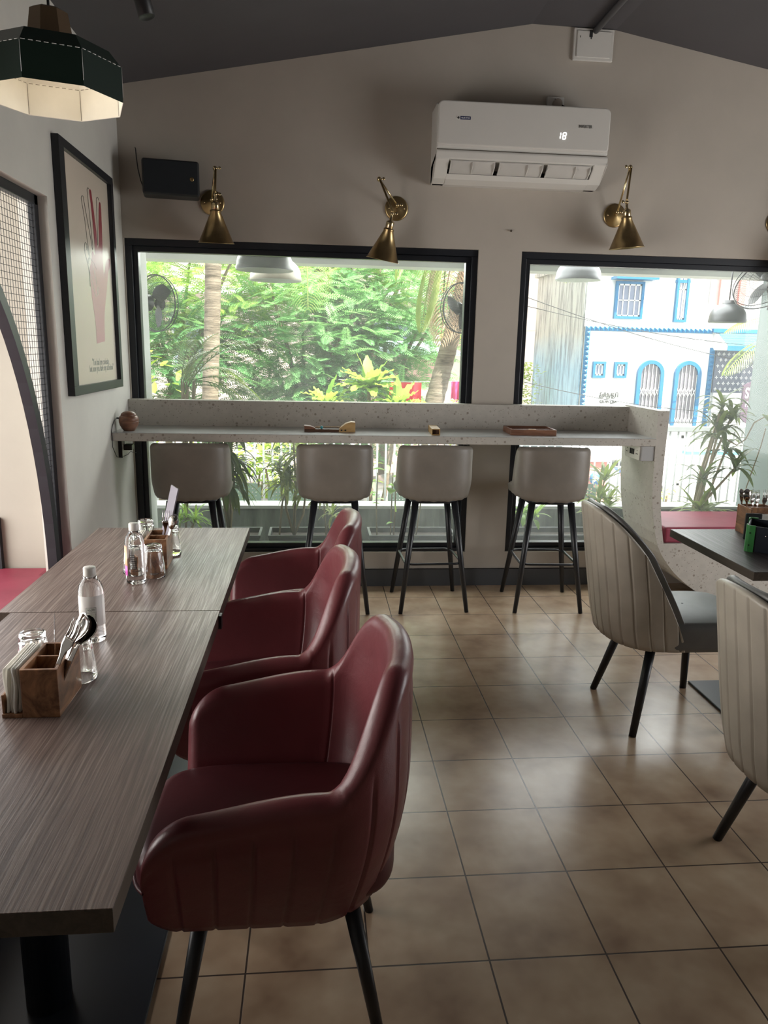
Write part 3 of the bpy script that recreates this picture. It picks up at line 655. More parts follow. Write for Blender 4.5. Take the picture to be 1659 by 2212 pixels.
# toy
t=thing('toy_launcher','wooden tabletop launcher toy with a blue glass bead on the counter','toy',(.085,4.37,zc))
MB().box(-.145,.06,-.03,.03,0,.016).build('base_board',M['woodd'],t,bev=.002)
m=MB(); m.prism([(-.145,.016),(-.08,.016),(-.085,.024),(-.11,.033),(-.145,.036)],lambda u,v,q:(u,q,v),-.03,.03); m.build('ramp',M['woodr'],t,bev=.001)
pf=[(.055,0),(.15,0),(.15,.058),(.125,.06),(.095,.05),(.068,.03),(.055,.014)]
MB().prism(pf,lambda u,v,q:(u,q,v),-.034,.034).build('end_block',M['woodl'],t,bev=.002)
MB().tube([(-.08,-.012,.027),(.06,-.012,.029)],.0022,8).build('rod',M['woodl'],t)
M['bead']=plain('blue_green_glass',sr(60,140,150),.05)
MB().sphere((-.045,-.02,.0255),.0095,16,10).build('bead',M['bead'],t)
for x in (.07,.092): MB().lathe([(.005,0),(.005,.002),(.0005,.003)],10,(x,-.034,.012),Matrix.Rotation(PI/2,3,'X')).build('screw_head',M['dark'],t)
t=thing('open_box','small open ended pale wooden box on the middle of the counter','box',(.70,4.36,zc),-.06)
m=MB(); a,b_,h,e=.024,.115,.036,.004
m.box(-a,a,-b_,b_,0,e); m.box(-a,a,-b_,b_,h-e,h); m.box(-a,-a+e,-b_,b_,e,h-e); m.box(a-e,a,-b_,b_,e,h-e); m.build('sleeve',M['woodl'],t,bev=.0008)
MB().box(-a+e,a-e,-b_+.02,b_-.001,e,h-e-.004).build('inner_tray',M['woodd'],t)
t=thing('divided_tray','shallow reddish wooden tray with a divider at the right of the counter','tray',(1.285,4.40,zc),-.04)
a,b_,h,e=.135,.115,.034,.011; m=MB()
m.box(-a,a,-b_,-b_+e,0,h); m.box(-a,a,b_-e,b_,0,h); m.box(-a,-a+e,-b_+e,b_-e,0,h); m.box(a-e,a,-b_+e,b_-e,0,h); m.box(-a+e,a-e,-b_+e,b_-e,0,.006); m.build('tray_frame',M['woodr'],t,bev=.0015)
MB().box(-a+e,a-e,-.004,.004,.006,h-.006).build('divider',M['woodr'],t); MB().box(-.03,.012,-b_+.0005,-b_+e+.004,h,h+.002).build('tab',M['woodl'],t)
# ------------------------------------------------------------------ picture on the left wall
t=thing('framed_print','tall framed print of a red and outlined hand on the left wall','picture',(XL,0,0))
Y0,Y1,Z0,Z1=3.515,4.385,1.278,2.372; f=.068
m=MB(); m.box(.001,.032,Y0,Y1,Z1-f*.55,Z1); m.box(.001,.032,Y0,Y1,Z0,Z0+f*.62); m.box(.001,.032,Y0,Y0+f,Z0+f*.62,Z1-f*.55); m.box(.001,.032,Y1-f*.6,Y1,Z0+f*.62,Z1-f*.55)
m.build('frame',M['blackw'],t,bev=.002)
MB().box(.004,.010,Y0+.03,Y1-.03,Z0+.02,Z1-.02).build('paper_print',plain('print_paper',(.72,.62,.52),.7,var=.02),t)
def hp(u,v,x=.0106):
    px,py=130+u/4.607,380+v/4.607
    # photograph plane point -> wall plane (real wall position, metres)
    d=V((px-829.5,py-1106,1615)); w=V((R[0][0]*d.x+R[1][0]*d.y+R[2][0]*d.z, R[0][1]*d.x+R[1][1]*d.y+R[2][1]*d.z, R[0][2]*d.x+R[1][2]*d.y+R[2][2]*d.z))
    k=(XL+x)/w.x; return (x,w.y*k,1.52+w.z*k)
hand=[(365,1668),(357,1520),(348,1420),(330,1300),(316,1200),(304,1080),(297,1000),(293,940),(298,900),(308,860),(313,800),(313,770),(320,752),(330,757),(340,785),(346,790),(343,700),(338,620),(322,450),(304,280),(289,160),(289,138),(297,131),(307,148),(325,280),(344,430),(360,560),(367,680),(375,722),(383,690),(384,600),(382,480),(382,340),(385,275),(392,257),(401,272),(407,340),(415,520),(420,700),(424,850),(430,930),(437,985),(444,940),(455,870),(468,830),(480,819),(493,835),(498,870),(490,920),(478,960),(472,1040),(463,1140),(452,1250),(443,1350),(440,1450),(443,1560),(446,1645)]
n=N('red_hand_ink'); zc_=n.coord((1,1,1)); sp=n.n('ShaderNodeSeparateXYZ'); n.l(zc_,sp.inputs[0]); mr=n.n('ShaderNodeMapRange'); mr.inputs[1].default_value=1.75; mr.inputs[2].default_value=2.1; n.l(sp.outputs[2],mr.inputs[0])
M['hand']=n.pbr(n.ramp(mr.outputs[0],[(0,sr(206,150,160)),(1,sr(150,28,52))]),.7)
vs=[hp(u,v) for u,v in hand]; vs2=[(x+.0004,y,z) for x,y,z in vs]; k=len(vs); m=MB()
m.add(vs+vs2,[tuple(range(k,2*k))]+[(i,(i+1)%k,k+(i+1)%k,k+i) for i in range(k)]); m.build('hand_print',M['hand'],t)
def ink(lines,mat,rr): 
    m=MB()
    for l in lines:
        q=[V(hp(u,v,.0112)) for u,v in l]
        pts=[]
        for i in range(len(q)-1):
            p0=q[max(i-1,0)];p1=q[i];p2=q[i+1];p3=q[min(i+2,len(q)-1)]
            for s in range(5):
                f=s/5; pts.append(.5*((2*p1)+(p2-p0)*f+(2*p0-5*p1+4*p2-p3)*f*f+(3*p1-p0-3*p2+p3)*f**3))
        pts.append(q[-1]); m.tube(pts,rr,5)
    m.build('outline_print',mat,t)
ink([[(292,790),(270,640),(245,440),(222,300),(210,230),(212,205),(220,197),(230,212),(245,300),(270,440),(300,600),(318,720),(324,735)],[(324,735),(322,680),(306,520),(290,360),(274,200),(268,140),(274,118),(284,128)],[(372,690),(370,560),(366,420),(362,280),(360,235),(368,213),(378,222),(384,245)],[(298,990),(286,930),(262,830),(246,760),(241,720),(246,670),(254,664),(264,690),(262,730),(252,740)],[(264,690),(280,770),(292,815),(284,850)],[(290,880),(276,850),(288,815),(330,860),(362,930)],[(300,1100),(290,990),(285,930)]],M['ink'],.0011)
ink([[(296,970),(320,1060),(345,1160),(356,1195),(368,1185),(372,1130),(362,1060),(340,950),(318,870)],[(372,1130),(378,1180),(384,1150),(380,1100)]],M['wht'],.0011)
A=hp(400,1865); B_=hp(410,1925); 
lettering('"You had my curiosity,',.047,M['inkg'],t,(.0106,(hp(322,1835)[1]+hp(487,1835)[1])/2,hp(400,1852)[2]),(PI/2,0,PI/2),xs=.72)
lettering('but now you have my attention"',.047,M['inkg'],t,(.0106,(hp(285,1910)[1]+hp(537,1910)[1])/2,hp(410,1912)[2]),(PI/2,0,PI/2),xs=.72)
MB().box(.0135,.0150,Y0+f-.004,Y1-f*.6+.004,Z0+f*.6,Z1-f*.55+.004).build('glazing',pane_mat('picture_glass',.0,(.98,.98,.98),.3),t)
# ------------------------------------------------------------------ loudspeaker
t=thing('loudspeaker','black box loudspeaker on the window wall beside the left sconce','speaker',(-.80,4.565,2.41),math.radians(9))
o=MB().box(-.152,.152,-.085,.06,-.092,.092); o.build('cabinet',M['blackp'],t,bev=.014,seg=3)
MB().box(-.143,.143,-.090,-.084,-.084,.084).build('grille',plain('speaker_grille_cloth',(.008,.012,.016),.8,sc=300,bs=.4),t,bev=.004)
o=MB().lathe([(.011,0),(.011,.002),(.008,.003),(.0005,.003)],20,(.112,-.0905,-.005),Matrix.Rotation(PI/2,3,'X')).build('badge',M['brass'],t)
MB().box(-.03,.03,.06,.088,-.04,.04).build('wall_bracket',M['blackp'],t)
pts=[(-.19,.088,.175),(-.187,.075,.168),(-.184,.07,.12),(-.178,.06,.06),(-.166,.05,0),(-.15,.045,-.05)]
MB().tube(pts,.003,6).build('speaker_cable',M['blackp'],t)
# ------------------------------------------------------------------ wall sconces
def sconce(label,P0,P1,P2,axis,L=.165,r=.1,knob=1):
    t=thing('wall_sconce',label,'wall lamp',P0,0,'aged brass wall sconces over the windows'); O=V(P0)
    P1,P2=V(P1)-O,V(P2)-O; ax=V(axis).normalized(); X=Matrix.Rotation(PI/2,3,'X')
    MB().lathe([(.001,0),(.066,0),(.069,.003),(.068,.008),(.06,.010),(.03,.013),(.014,.02),(.001,.02)],40,(0,0,0),X).build('wall_plate',M['brass'],t)
    m=MB()
    for x in (-.045,.045): m.sphere((x,-.011,0),.0055,10,6)
    m.build('plate_screw',M['brassB'],t)
    J=V((0,-.045,.012)); m=MB(); m.tube([(0,-.015,0),J],.006,10); m.sphere(J,.0105,14,8); m.tube([J,P1],.0058,10); m.sphere(P1,.0135,14,8); m.build('lower_arm',M['brassB'],t)
    m=MB(); Q1=P1+V((.004,-.008,-.004)); m.tube([Q1,P2+V((0,0,.02)),P2],[.0062,.0062,.009],10); m.build('upper_arm',M['brass'],t)
    m=MB()
    for P,k in ((P1,knob),(P2,knob if knob==1 else -1),(J,1)):
        a=P+V((k*.012,-.004,0)); m.tube([P,a,a+V((k*.008,0,.001))],.003,8); m.sphere(a+V((k*.013,0,.002)),.0085,12,8,0,(1,.35,1))
    m.build('wing_knob',M['brassB'],t)
    q=V((0,0,-1)).rotation_difference(ax).to_matrix(); m=MB()
    m.sphere(P2,.0115,14,8); prof=[(.008,-.005),(.008,-.030),(.012,-.036),(.022,-.042),(.0235,-.047),(.0235,-.078),(.022,-.080)]
    m.lathe(prof,28,P2,q); m.build('lamp_socket',M['brassB'],t)
    c=[(.001,-.080),(.028,-.080),(.0305,-.082),(.0305,-.092),(.029,-.094),(r-.001,-.094-L),(r+.002,-.095-L),(r+.002,-.0975-L),(r-.003,-.0975-L),(.026,-.098),(.001,-.098)]
    MB().lathe(c,48,P2,q).build('cone_shade',M['brass'],t)
    return t
sconce('aged brass cone sconce above the left window, beside the loudspeaker',(-.589,YB,2.318),(-.553,4.53,2.475),(-.552,4.50,2.334),(-.004,.034,-.27),.158,.098)
sconce('aged brass cone sconce in the middle, shade tilted to the left',(.478,YB,2.326),(.362,4.53,2.456),(.437,4.50,2.268),(-.05,.036,-.262),.158,.094)
sconce('aged brass cone sconce right of the air conditioner, plate left of its shade',(1.807,YB,2.335),(1.812,4.50,2.572),(1.81,4.50,2.382),(.028,.012,-.262),.158,.1,-1)
sconce('aged brass cone sconce at the right picture edge, only its wall plate showing',(2.845,YB,2.33),(2.98,4.52,2.44),(2.97,4.50,2.27),(.03,0,-.262))
# ------------------------------------------------------------------ air conditioner and wall fittings
t=thing('air_conditioner','white split air conditioner high on the window wall showing 18','air conditioner',(1.165,YB,2.46))
a=.492; back=[(0,.0),(0,.40),(-.16,.40),(-.205,.385),(-.218,.36),(-.214,.16),(-.20,.155),(-.20,.10),(-.12,.085),(-.06,.0)]
m=MB(); m.prism(back,lambda u,v,q:(q,u,v),-a,a); m.build('body',M['acw'],t,bev=.008)
MB().box(-a+.004,a-.004,-.205,-.198,.150,.175).build('trim_strip',M['acd'],t)
fp=[(-.17,.403),(-.205,.392),(-.224,.362),(-.226,.30),(-.222,.172),(-.216,.170),(-.2,.2),(-.19,.37),(-.165,.395)]
m=MB(); rr=[]
for cx,cz,q0 in ((a-.034,.368,0),(-a+.034,.368,90),(-a+.022,.192,180),(a-.022,.192,270)):
    for k in range(7): q=math.radians(q0+15*k); rd=.032 if cz>.3 else .02; rr.append((cx+rd*math.cos(q),cz+rd*math.sin(q)))
m.prism(rr,lambda u,v,q:(u,q,v),-.226,-.17); m.build('front_panel',M['acw'],t,bev=.008,seg=3)
lip=[(-.198,.150),(-.218,.150),(-.222,.14),(-.214,.105),(-.195,.10),(-.19,.12)]
m=MB(); m.prism(lip,lambda u,v,q:(q,u,v),-a,a)
m.prism([(-.218,.14),(-.214,.105),(-.12,.018),(-.06,.0),(-.02,.0),(-.02,.1)],lambda u,v,q:(q,u,v),-a,-a+.075)
m.prism([(-.218,.14),(-.214,.105),(-.12,.018),(-.06,.0),(-.02,.0),(-.02,.1)],lambda u,v,q:(q,u,v),a-.075,a)
m.prism([(-.145,.041),(-.12,.016),(-.06,-.002),(-.0,-.002),(0,.02),(-.06,.02),(-.11,.035)],lambda u,v,q:(q,u,v),-a+.07,a-.07)
m.build('lower_housing',M['acw'],t,bev=.004)
m=MB(); m.box(-a+.07,a-.07,-.11,-.10,.02,.11); m.build('outlet_recess',M['dark'],t)
for i in range(3):
    x0=-a+.085+i*.279; x1=x0+.255
    m=MB(); rows=[]
    for k in range(7):
        f=k/6; rows.append([(x0,-.198+.06*f,.098-.052*f-.008*math.sin(PI*f)),(x1,-.198+.06*f,.098-.052*f-.008*math.sin(PI*f))])
    m.grid(rows); m.grid([[(x,y-.003,z-.004) for x,y,z in r_] for r_ in rows])
    m.box(x0,x1,-.205,-.195,.094,.099); m.build('louver',plain('louver_plastic',(.55,.53,.50),.45),t,fixn=False)
    m=MB()
    for x in (x0+.003,(x0+x1)/2+(.04 if i else 0),x1-.003): m.prism([(-.203,.096),(-.203,.075),(-.15,.04),(-.145,.052)],lambda u,v,q:(q,u,v),x-.002,x+.002)
    m.build('louver_vane',M['acw'],t)
MB().box(-.388,-.367,-.2278,-.2255,.304,.320).build('badge_emblem',M['whitep'],t)
m=MB(); m.lathe([(.0062,0),(.0062,.0006),(.0045,.0006)],16,(-.3775,-.2279,.312),Matrix.Rotation(PI/2,3,'X')); 
for q in range(4): m.box(-.0055,.0055,-.0006,0,-.0007,.0007,0,Matrix.Translation((-.3775,-.2278,.312))@Matrix.Rotation(q*PI/4,4,'Y'))
m.build('badge_star',M['ink'],t)
MB().box(-.367,-.309,-.2278,-.2255,.304,.320).build('badge_plate',M['navy'],t)
lettering('BLUE STAR',.0105,M['wht'],t,(-.338,-.2282,.312),(PI/2,0,0),xs=.92,bold=.0002)
lettering('INVERTER',.0225,M['ink'],t,(.345,-.2275,.298),(PI/2,0,0),xs=.78)
m=MB()
def seg(x,z,l,hz): 
    if hz: m.box(x-l/2,x+l/2,-.2282,-.2262,z-.0022,z+.0022)
    else: m.box(x-.0022,x+.0022,-.2282,-.2262,z-l/2,z+l/2)
sh=.15
for x,z,l,hz in ((0,.0,.014,1),(0,.0165,.014,1),(0,-.0165,.014,1),(-.0085,.0085,.013,0),(.0085,.0085,.013,0),(-.0085,-.0085,.013,0),(.0085,-.0085,.013,0),(-.0225,.0085,.013,0),(-.0225,-.0085,.013,0)):
    seg(.228+x+z*sh,.246+z,l,hz)
m.build('display_digits',M['led'],t)
t=thing('plug_switch','white switch plate with a round plug above the air conditioner','switch',(1.392,YB,2.925))
MB().box(-.05,.05,-.022,0,-.055,.042).build('switch_plate',M['whitep'],t,bev=.003); MB().lathe([(.026,0),(.027,.01),(.026,.03),(.02,.034),(.001,.034)],24,(.005,-.022,.0),Matrix.Rotation(PI/2,3,'X')).build('plug',plain('beige_plug',(.42,.36,.31),.5),t)
MB().tube([(.03,-.035,-.005),(.048,-.035,-.01),(.05,-.03,-.06),(.05,-.03,-.1)],.005,8).build('plug_cord',M['blackp'],t)
MB().lathe([(.003,0),(.003,.001),(.0005,.001)],8,(-.005,-.022,.03),Matrix.Rotation(PI/2,3,'X')).build('plate_screw',M['dark'],t)
t=thing('junction_cover','square white junction box cover at the ceiling peak','junction box',(1.5955,YB,3.253))
MB().box(-.118,.118,-.016,0,-.085,.083).build('box_back',M['whitep'],t,bev=.004); MB().box(-.10,.10,-.022,-.016,-.07,.068).build('cover_plate',M['whitep'],t,bev=.006)
m=MB(); m.box(-.03,-.012,-.0235,-.0215,.035,.07); m.box(-.022,-.017,-.0235,-.0215,.025,.036); m.box(-.085,-.082,-.0235,-.0215,.03,.04); m.build('chipped_hole',M['dark'],t)
o=MB().tube([(1.60,4.665,3.322),(1.601,4.2,3.322),(1.602,2.6,3.322)],.017,12).build('ceiling_conduit',plain('conduit_grey',(.10,.10,.105),.6)); tag(o,'dark grey conduit pipe running along the ceiling ridge from the junction box','pipe')
for x,z,l in ((1.172,2.228,'small metal nail in the wall above the window pier'),):
    o=MB().tube([(x,YB,z),(x,YB-.014,z-.003)],[.004,.007],8).build('wall_nail',M['steel']); tag(o,l,'nail')
# ------------------------------------------------------------------ green pendant, spot, glass pendant
PC=V((-.763,2.485,0)); a0=math.radians(-5.4)
t=thing('pendant_lamp','dark green octagonal pendant shade with white dashed seams hanging at top left','pendant lamp',(PC.x,PC.y,2.208))
r=.2016
MB().lathe([(r,0),(r,.094),(r*.83,.136),(.06,.158)],8,a0=a0,smooth=False).build('shade',M['green'],t,fixn=False)
MB().lathe([(r,0),(r-.0025,.001),(r-.003,.093),(r*.83-.003,.133),(.055,.154),(.001,.155)],8,a0=a0,smooth=False).build('shade_lining',M['shade_in'],t,fixn=False)
MB().lathe([(.069,.145),(.0545,.232),(.045,.238),(.001,.238)],8,a0=a0,smooth=False).build('lamp_cap',M['bronze'],t,fixn=False)
m=MB(); m2=MB()
for i in range(8):
    p=[V((r*1.002*math.cos(a0+PI/4*(i+q)),r*1.002*math.sin(a0+PI/4*(i+q)),.0945)) for q in (0,1)]
    for k in range(8):
        f0,f1=(k+.12)/8,(k+.72)/8; m.tube([p[0].lerp(p[1],f0),p[0].lerp(p[1],f1)],.0011,4)
    m.tube([p[0]+V((0,0,-.002)),p[0]+V((0,0,-.08))],.0007,4)
    g=[V(((r-.004)*math.cos(a0+PI/4*(i+q)),(r-.004)*math.sin(a0+PI/4*(i+q)),.090)) for q in (0,1)]
    for k in range(8): m2.tube([g[0].lerp(g[1],(k+.12)/8),g[0].lerp(g[1],(k+.72)/8)],.0009,4)
    m2.tube([g[0]+V((0,0,-.002)),g[0]+V((0,0,-.088))],.0007,4)
m.build('seam_dashes',M['wht'],t); m2.build('lining_seams',M['acd'],t)
MB().tube([(0,0,.235),(0,0,.775)],.004,8).build('cord',M['blackp'],t)
m=MB(); m.sphere((0,0,.085),.028,16,10); m.build('bulb',M['bulb'],t); MB().tube([(0,0,.11),(0,0,.15)],.016,12).build('bulb_socket',M['blackp'],t)
q=MB(); t=thing('ceiling_spotlight','black cylinder spotlight with white base on the dark ceiling','spotlight',(-.66,3.2,2.93))
ax=(V((-.628,3.2,2.712))-V((-.665,3.2,2.86))).normalized(); Q=V((0,0,-1)).rotation_difference(ax).to_matrix(); c=V((-.628,3.2,2.712))-V((-.66,3.2,2.93))
MB().lathe([(.001,.15),(.030,.15),(.0315,.147),(.0315,0),(.029,-.001),(.024,.004),(.001,.004)],28,c,Q).build('cylinder',M['blackp'],t)
MB().lathe([(.022,.0045),(.001,.0045)],24,c,Q).build('lens',M['whitep'],t,fixn=False)
MB().lathe([(.001,.0),(.055,.0),(.055,.06),(.001,.06)],28,(-.01,0,.015)).build('ceiling_base',M['whitep'],t); MB().tube([(-.005,0,.02),c-ax*.15],.008,8).build('swivel',M['blackp'],t)
t=thing('glass_pendant','clear glass globe pendant in the top right corner of the room','pendant lamp',(1.69,2.62,2.80))
g=[(.001,-.1)]+[(.1*math.sin(PI*i/14),-.1*math.cos(PI*i/14)) for i in range(1,14)]+[(.02,.099)]; g+=[(.02,.095)]+[(.095*math.sin(PI*i/14),-.095*math.cos(PI*i/14)) for i in range(13,0,-1)]+[(.001,-.095)]
MB().lathe(g,12,smooth=False).build('globe',M['glass'],t)
MB().tube([(0,0,.06),(0,0,.54)],.005,8).build('cord',M['blackp'],t); MB().sphere((0,0,.02),.028,14,9).build('bulb',M['whitep'],t)
# ------------------------------------------------------------------ outside: terrace
GZ=-1.15
struct('ground',MB().box(-40,60,4.83,80,GZ-.2,GZ),plaster('pale_paving',(.24,.23,.21)))
struct('terrace_floor',MB().box(-3,5.2,4.82,7.35,GZ,-.42),plaster('terrace_concrete',(.30,.30,.28)))
struct('terrace_roof',MB().box(-3,6,4.82,7.2,2.375,2.5).box(-3,6,6.95,7.2,2.236,2.375),M['soffit'])
def stained():
    n=N('mossy_concrete'); v=n.coord((9,9,1.2)); a=n.noise(v,1,6,.7); b=n.noise(n.coord(),5,5,.6)
    c=n.ramp(a.outputs[0],[(.3,sr(86,92,86)),(.55,sr(128,132,126)),(.75,sr(160,162,156))]); c=n.mix(.5,c,n.ramp(b.outputs[0],[(.3,(.32,.34,.31)),(.7,(.6,.6,.58))]),'MULTIPLY'); return n.pbr(c,.85)
M['moss']=stained()
struct('parapet_wall',MB().box(-1.6,5.2,5.56,5.72,-.42,.325),M['moss'])
struct('parapet_coping',MB().box(-1.6,5.2,5.545,5.735,.325,.347),M['soffit'])
struct('planter_bed',MB().box(-1.6,5.2,4.82,5.56,-.42,.075),M['moss'])
struct('wall_fin_left',MB().box(-1.35,-1.055,4.82,5.04,-.42,2.375),M['white_ext'])
struct('pillar_right',MB().box(3.37,4.1,5.15,5.6,-.42,2.375),plaster('pale_green_paint',(.21,.25,.24)))
t=thing('terrace_railing','white painted vertical bar railing along the far edge of the terrace','railing',(0,7.1,-.42))
MB().box(-1.6,5.1,-.03,.03,1.20,1.25).build('top_rail',M['white_ext'],t,bev=.006); MB().box(-1.6,5.1,-.02,.02,.06,.10).build('bottom_rail',M['white_ext'],t)
src=MB().tube([(0,0,.08),(0,0,1.21)],.0095,8).build('baluster',M['white_ext'],t); src.location=(-1.56,0,0)
for i in range(1,80):
    c=src.copy(); COL.objects.link(c); c.parent=t; c.location=(-1.56+.083*i,0,0)
# window troughs
M['soil']=plain('dark_soil',(.035,.026,.02),.95,sc=60,bs=.6); M['trough']=plain('grey_black_trough',(.045,.048,.05),.5)
TR=[(-1.02,-.36,'below the left bar stool'),(-.31,.31,'behind the second bar stool from the left wall'),(.37,.97,'behind the bar stool left of the pier'),(1.30,2.02,'behind the right bar stool'),(2.08,2.86,'below the tall dracaena by the bench')]
for x0,x1,l in TR:
    t=thing('planter_trough','dark plastic planter trough outside the glass '+l,'planter',((x0+x1)/2,5.02,.075),0,'planter troughs outside the windows'); a=(x1-x0)/2
    m=MB(); o=[(-a,-.125),(a,-.125),(a,.125),(-a,.125)]
    def ring(i,z): return [(x*(1-i/a),y*(1-i/.125),z) for x,y in o]
    m.grid([ring(.03,0),ring(.005,.185),ring(0,.19),ring(0,.205),ring(.016,.205),ring(.018,.17)],True,False); m.add(ring(.03,0),[(0,1,2,3)]); m.build('trough_body',M['trough'],t)
    m=MB(); m.add(ring(.016,.172),[(0,1,2,3)]); m.build('soil',M['soil'],t)
# dome pendants, fans, roof lights
M['dome']=plain('grey_dome_enamel',sr(38,40,42),.4); M['domein']=plain('dome_inside',(.4,.42,.36),.5)
def dome(x,y,zr,r,label,mat=None,deep=.75):
    t=thing('dome_pendant',label,'pendant lamp',(x,y,zr),0,'dome pendants under the terrace roof')
    p=[(r*1.02,-.004),(r*1.03,.012),(r,.03)]+[(r*math.cos(q)**.9,.03+r*deep*math.sin(q)) for q in [i*1.18/8 for i in range(1,9)]]
    MB().lathe(p,32).build('dome_shade',mat or M['dome'],t,fixn=False); MB().lathe([(a*.985,b-.002) for a,b in p],32).build('dome_lining',M['domein'],t,fixn=False)
    zt=p[-1][1]; MB().lathe([(.001,zt+.03),(.07*r/.2,zt+.03),(.072*r/.2,zt-.01)],20).build('top_cap',M['black'],t); MB().tube([(0,0,zt+.02),(0,0,2.376-zr)],.006,8).build('cord',M['black'],t); MB().sphere((0,0,.06),.035,12,8).build('bulb',M['whitep'],t)
dome(-.355,5.6,2.045,.198,'grey dome pendant lamp under the terrace roof seen through the left window'); dome(-.31,6.25,2.03,.2,'beige dome pendant lamp behind the grey one through the left window',plain('beige_dome',sr(104,97,84),.4))
dome(2.16,6.26,2.105,.18,'speckled dome pendant lamp at the top left of the right window'); dome(3.48,6.25,1.80,.148,'grey bell shaped dome pendant lamp hanging low in the right window',None,.85)
def fan(c,rz,ry,r,label,wall):
    t=thing('wall_fan',label,'fan',c,0,'wall fans on the terrace',(0,ry,rz))   # axis along local +x
    Rm=Matrix.Rotation(PI/2,3,'Y'); m=MB()
    for rr,x in ((r,0),(r*.985,.03)): m.tube([(x,rr*math.cos(q),rr*math.sin(q)) for q in [2*PI*i/40 for i in range(41)]],.0045 if x==0 else .003,6,cap=False)
    m.build('guard_rim',M['black'],t); m=MB()
    for i in range(72):
        q=2*PI*i/72; c_,s_=math.cos(q),math.sin(q)
        m.tube([(.055,.045*c_,.045*s_),(.05,r*.6*c_,r*.6*s_),(.0,r*c_,r*s_)],.0009,4,cap=False); m.tube([(-.05,.045*c_,.045*s_),(-.045,r*.6*c_,r*.6*s_),(.0,r*c_,r*s_)],.0009,4,cap=False)
    for k in (.5,.75): m.tube([(.046,r*k*math.cos(q),r*k*math.sin(q)) for q in [2*PI*i/32 for i in range(33)]],.0012,4,cap=False)
    m.build('wire_guard',M['black'],t)
    for k in range(3):
        rows=[]
        for i in range(7):
            f=i/6; rad=.03+(r*.84-.03)*f; wd=.035+r*.36*math.sin(PI*min(1,f*.75+.12)); q0=2*PI*k/3+f*.35; row=[]
            for j in range(6):
                g=(j/5-.5)*wd/max(rad,.05); row.append((.012*(j/5-.5)*2.4,rad*math.cos(q0+g),rad*math.sin(q0+g)))
            rows.append(row)
        m=MB(); m.grid(rows); m.grid([[(x+.002,y,z) for x,y,z in r_] for r_ in rows]); m.build('blade',plain('fan_blade_%d'%k,sr(44,46,46),.4),t,fixn=False)
    m=MB(); m.lathe([(.001,.058),(.04,.056),(.045,.05),(.03,.02)],20,(0,0,0),Rm); m.build('hub',M['black'],t)
    m=MB(); m.lathe([(.04,-.045),(.055,-.06),(.05,-.13),(.03,-.15),(.001,-.15)],20,(0,0,0),Rm); m.tube([(-.11,0,-.03),(-.13,0,-.14),wall],.014,8); m.build('motor_bracket',M['black'],t); return t
fan((-1.07,5.33,1.782),math.radians(55),0,.185,'black wall fan at the left edge of the left window',(-.29,-.03,-.2))
fan((1.005,5.22,1.80),math.radians(118),0,.167,'black wall fan half hidden by the pier at the right of the left window',(-.3,.0,-.2))
fan((3.13,5.12,2.035),math.radians(205),math.radians(-38),.25,'large black wall fan at the top right corner of the right window',(-.2,.05,-.1))
for x,l in ((.06,'thin dark linear light under the terrace roof, left window'),(2.98,'thin dark linear light under the terrace roof, right window')):
    o=MB().box(x-.22,x+.22,6.86,6.93,2.285,2.32).build('linear_light',M['dark']); tag(o,l,'light')
# terrace chairs
M['sage']=plain('sage_green_plastic',sr(150,170,156),.45)
def pchair(loc,rz,label):
    t=thing('garden_chair',label,'chair',loc,rz,'perforated plastic chairs on the terrace')
    m=MB(); nx,nz=13,10
    for i in range(nx):
        for j in range(nz):
            x0=-.19+.38*i/nx; x1=-.19+.38*(i+1)/nx; z0=.50+.30*j/nz; z1=.50+.30*(j+1)/nz
            edge=(j>=nz-2 and (i<2 or i>nx-3))
            if j==nz-1 and (i==0 or i==nx-1): continue
            f=lambda x:.20-.5*x*x
            e=.32
            def P(a,b,y): 
                x=x0+(x1-x0)*a; return (x,f(x)+y,z0+(z1-z0)*b)
            if i in (0,nx-1) or j in (0,nz-1):
                m.add([P(0,0,0),P(1,0,0),P(1,1,0),P(0,1,0)],[(0,1,2,3)]); m.add([P(0,0,.012),P(1,0,.012),P(1,1,.012),P(0,1,.012)],[(3,2,1,0)])
            else:
                for y in (0,.012):
                    m.add([P(0,0,y),P(1,0,y),P(1,1,y),P(0,1,y),P(e,e,y),P(1-e,e,y),P(1-e,1-e,y),P(e,1-e,y)],[(0,1,5,4),(1,2,6,5),(2,3,7,6),(3,0,4,7)])
    m.build('backrest',M['sage'],t,fixn=False)
    pad(sup(.21,.2,0,-.02,32,5),.415,.45,.012).build('seat',M['sage'],t)
    for a in (1,-1):
        MB().tube([(a*.18,.17,.43),(a*.2,.21,0)],[.02,.014],8).build('leg',M['sage'],t); MB().tube([(a*.18,-.18,.43),(a*.2,-.21,0)],[.02,.014],8).build('leg',M['sage'],t)
        MB().box(a*.19-.012,a*.19+.012,.165,.195,.42,.55).build('back_support',M['sage'],t)
pchair((-.64,6.1,-.42),0,'sage green perforated chair on the terrace behind the left bar stool gap, left one'); pchair((-.20,6.1,-.42),.03,'sage green perforated chair on the terrace left of the second bar stool')
pchair((.82,6.1,-.42),0,'sage green perforated chair on the terrace behind the bar stool beside the pier'); pchair((2.33,6.15,-.42),.1,'sage green perforated chair on the terrace left of the curved terrazzo panel')
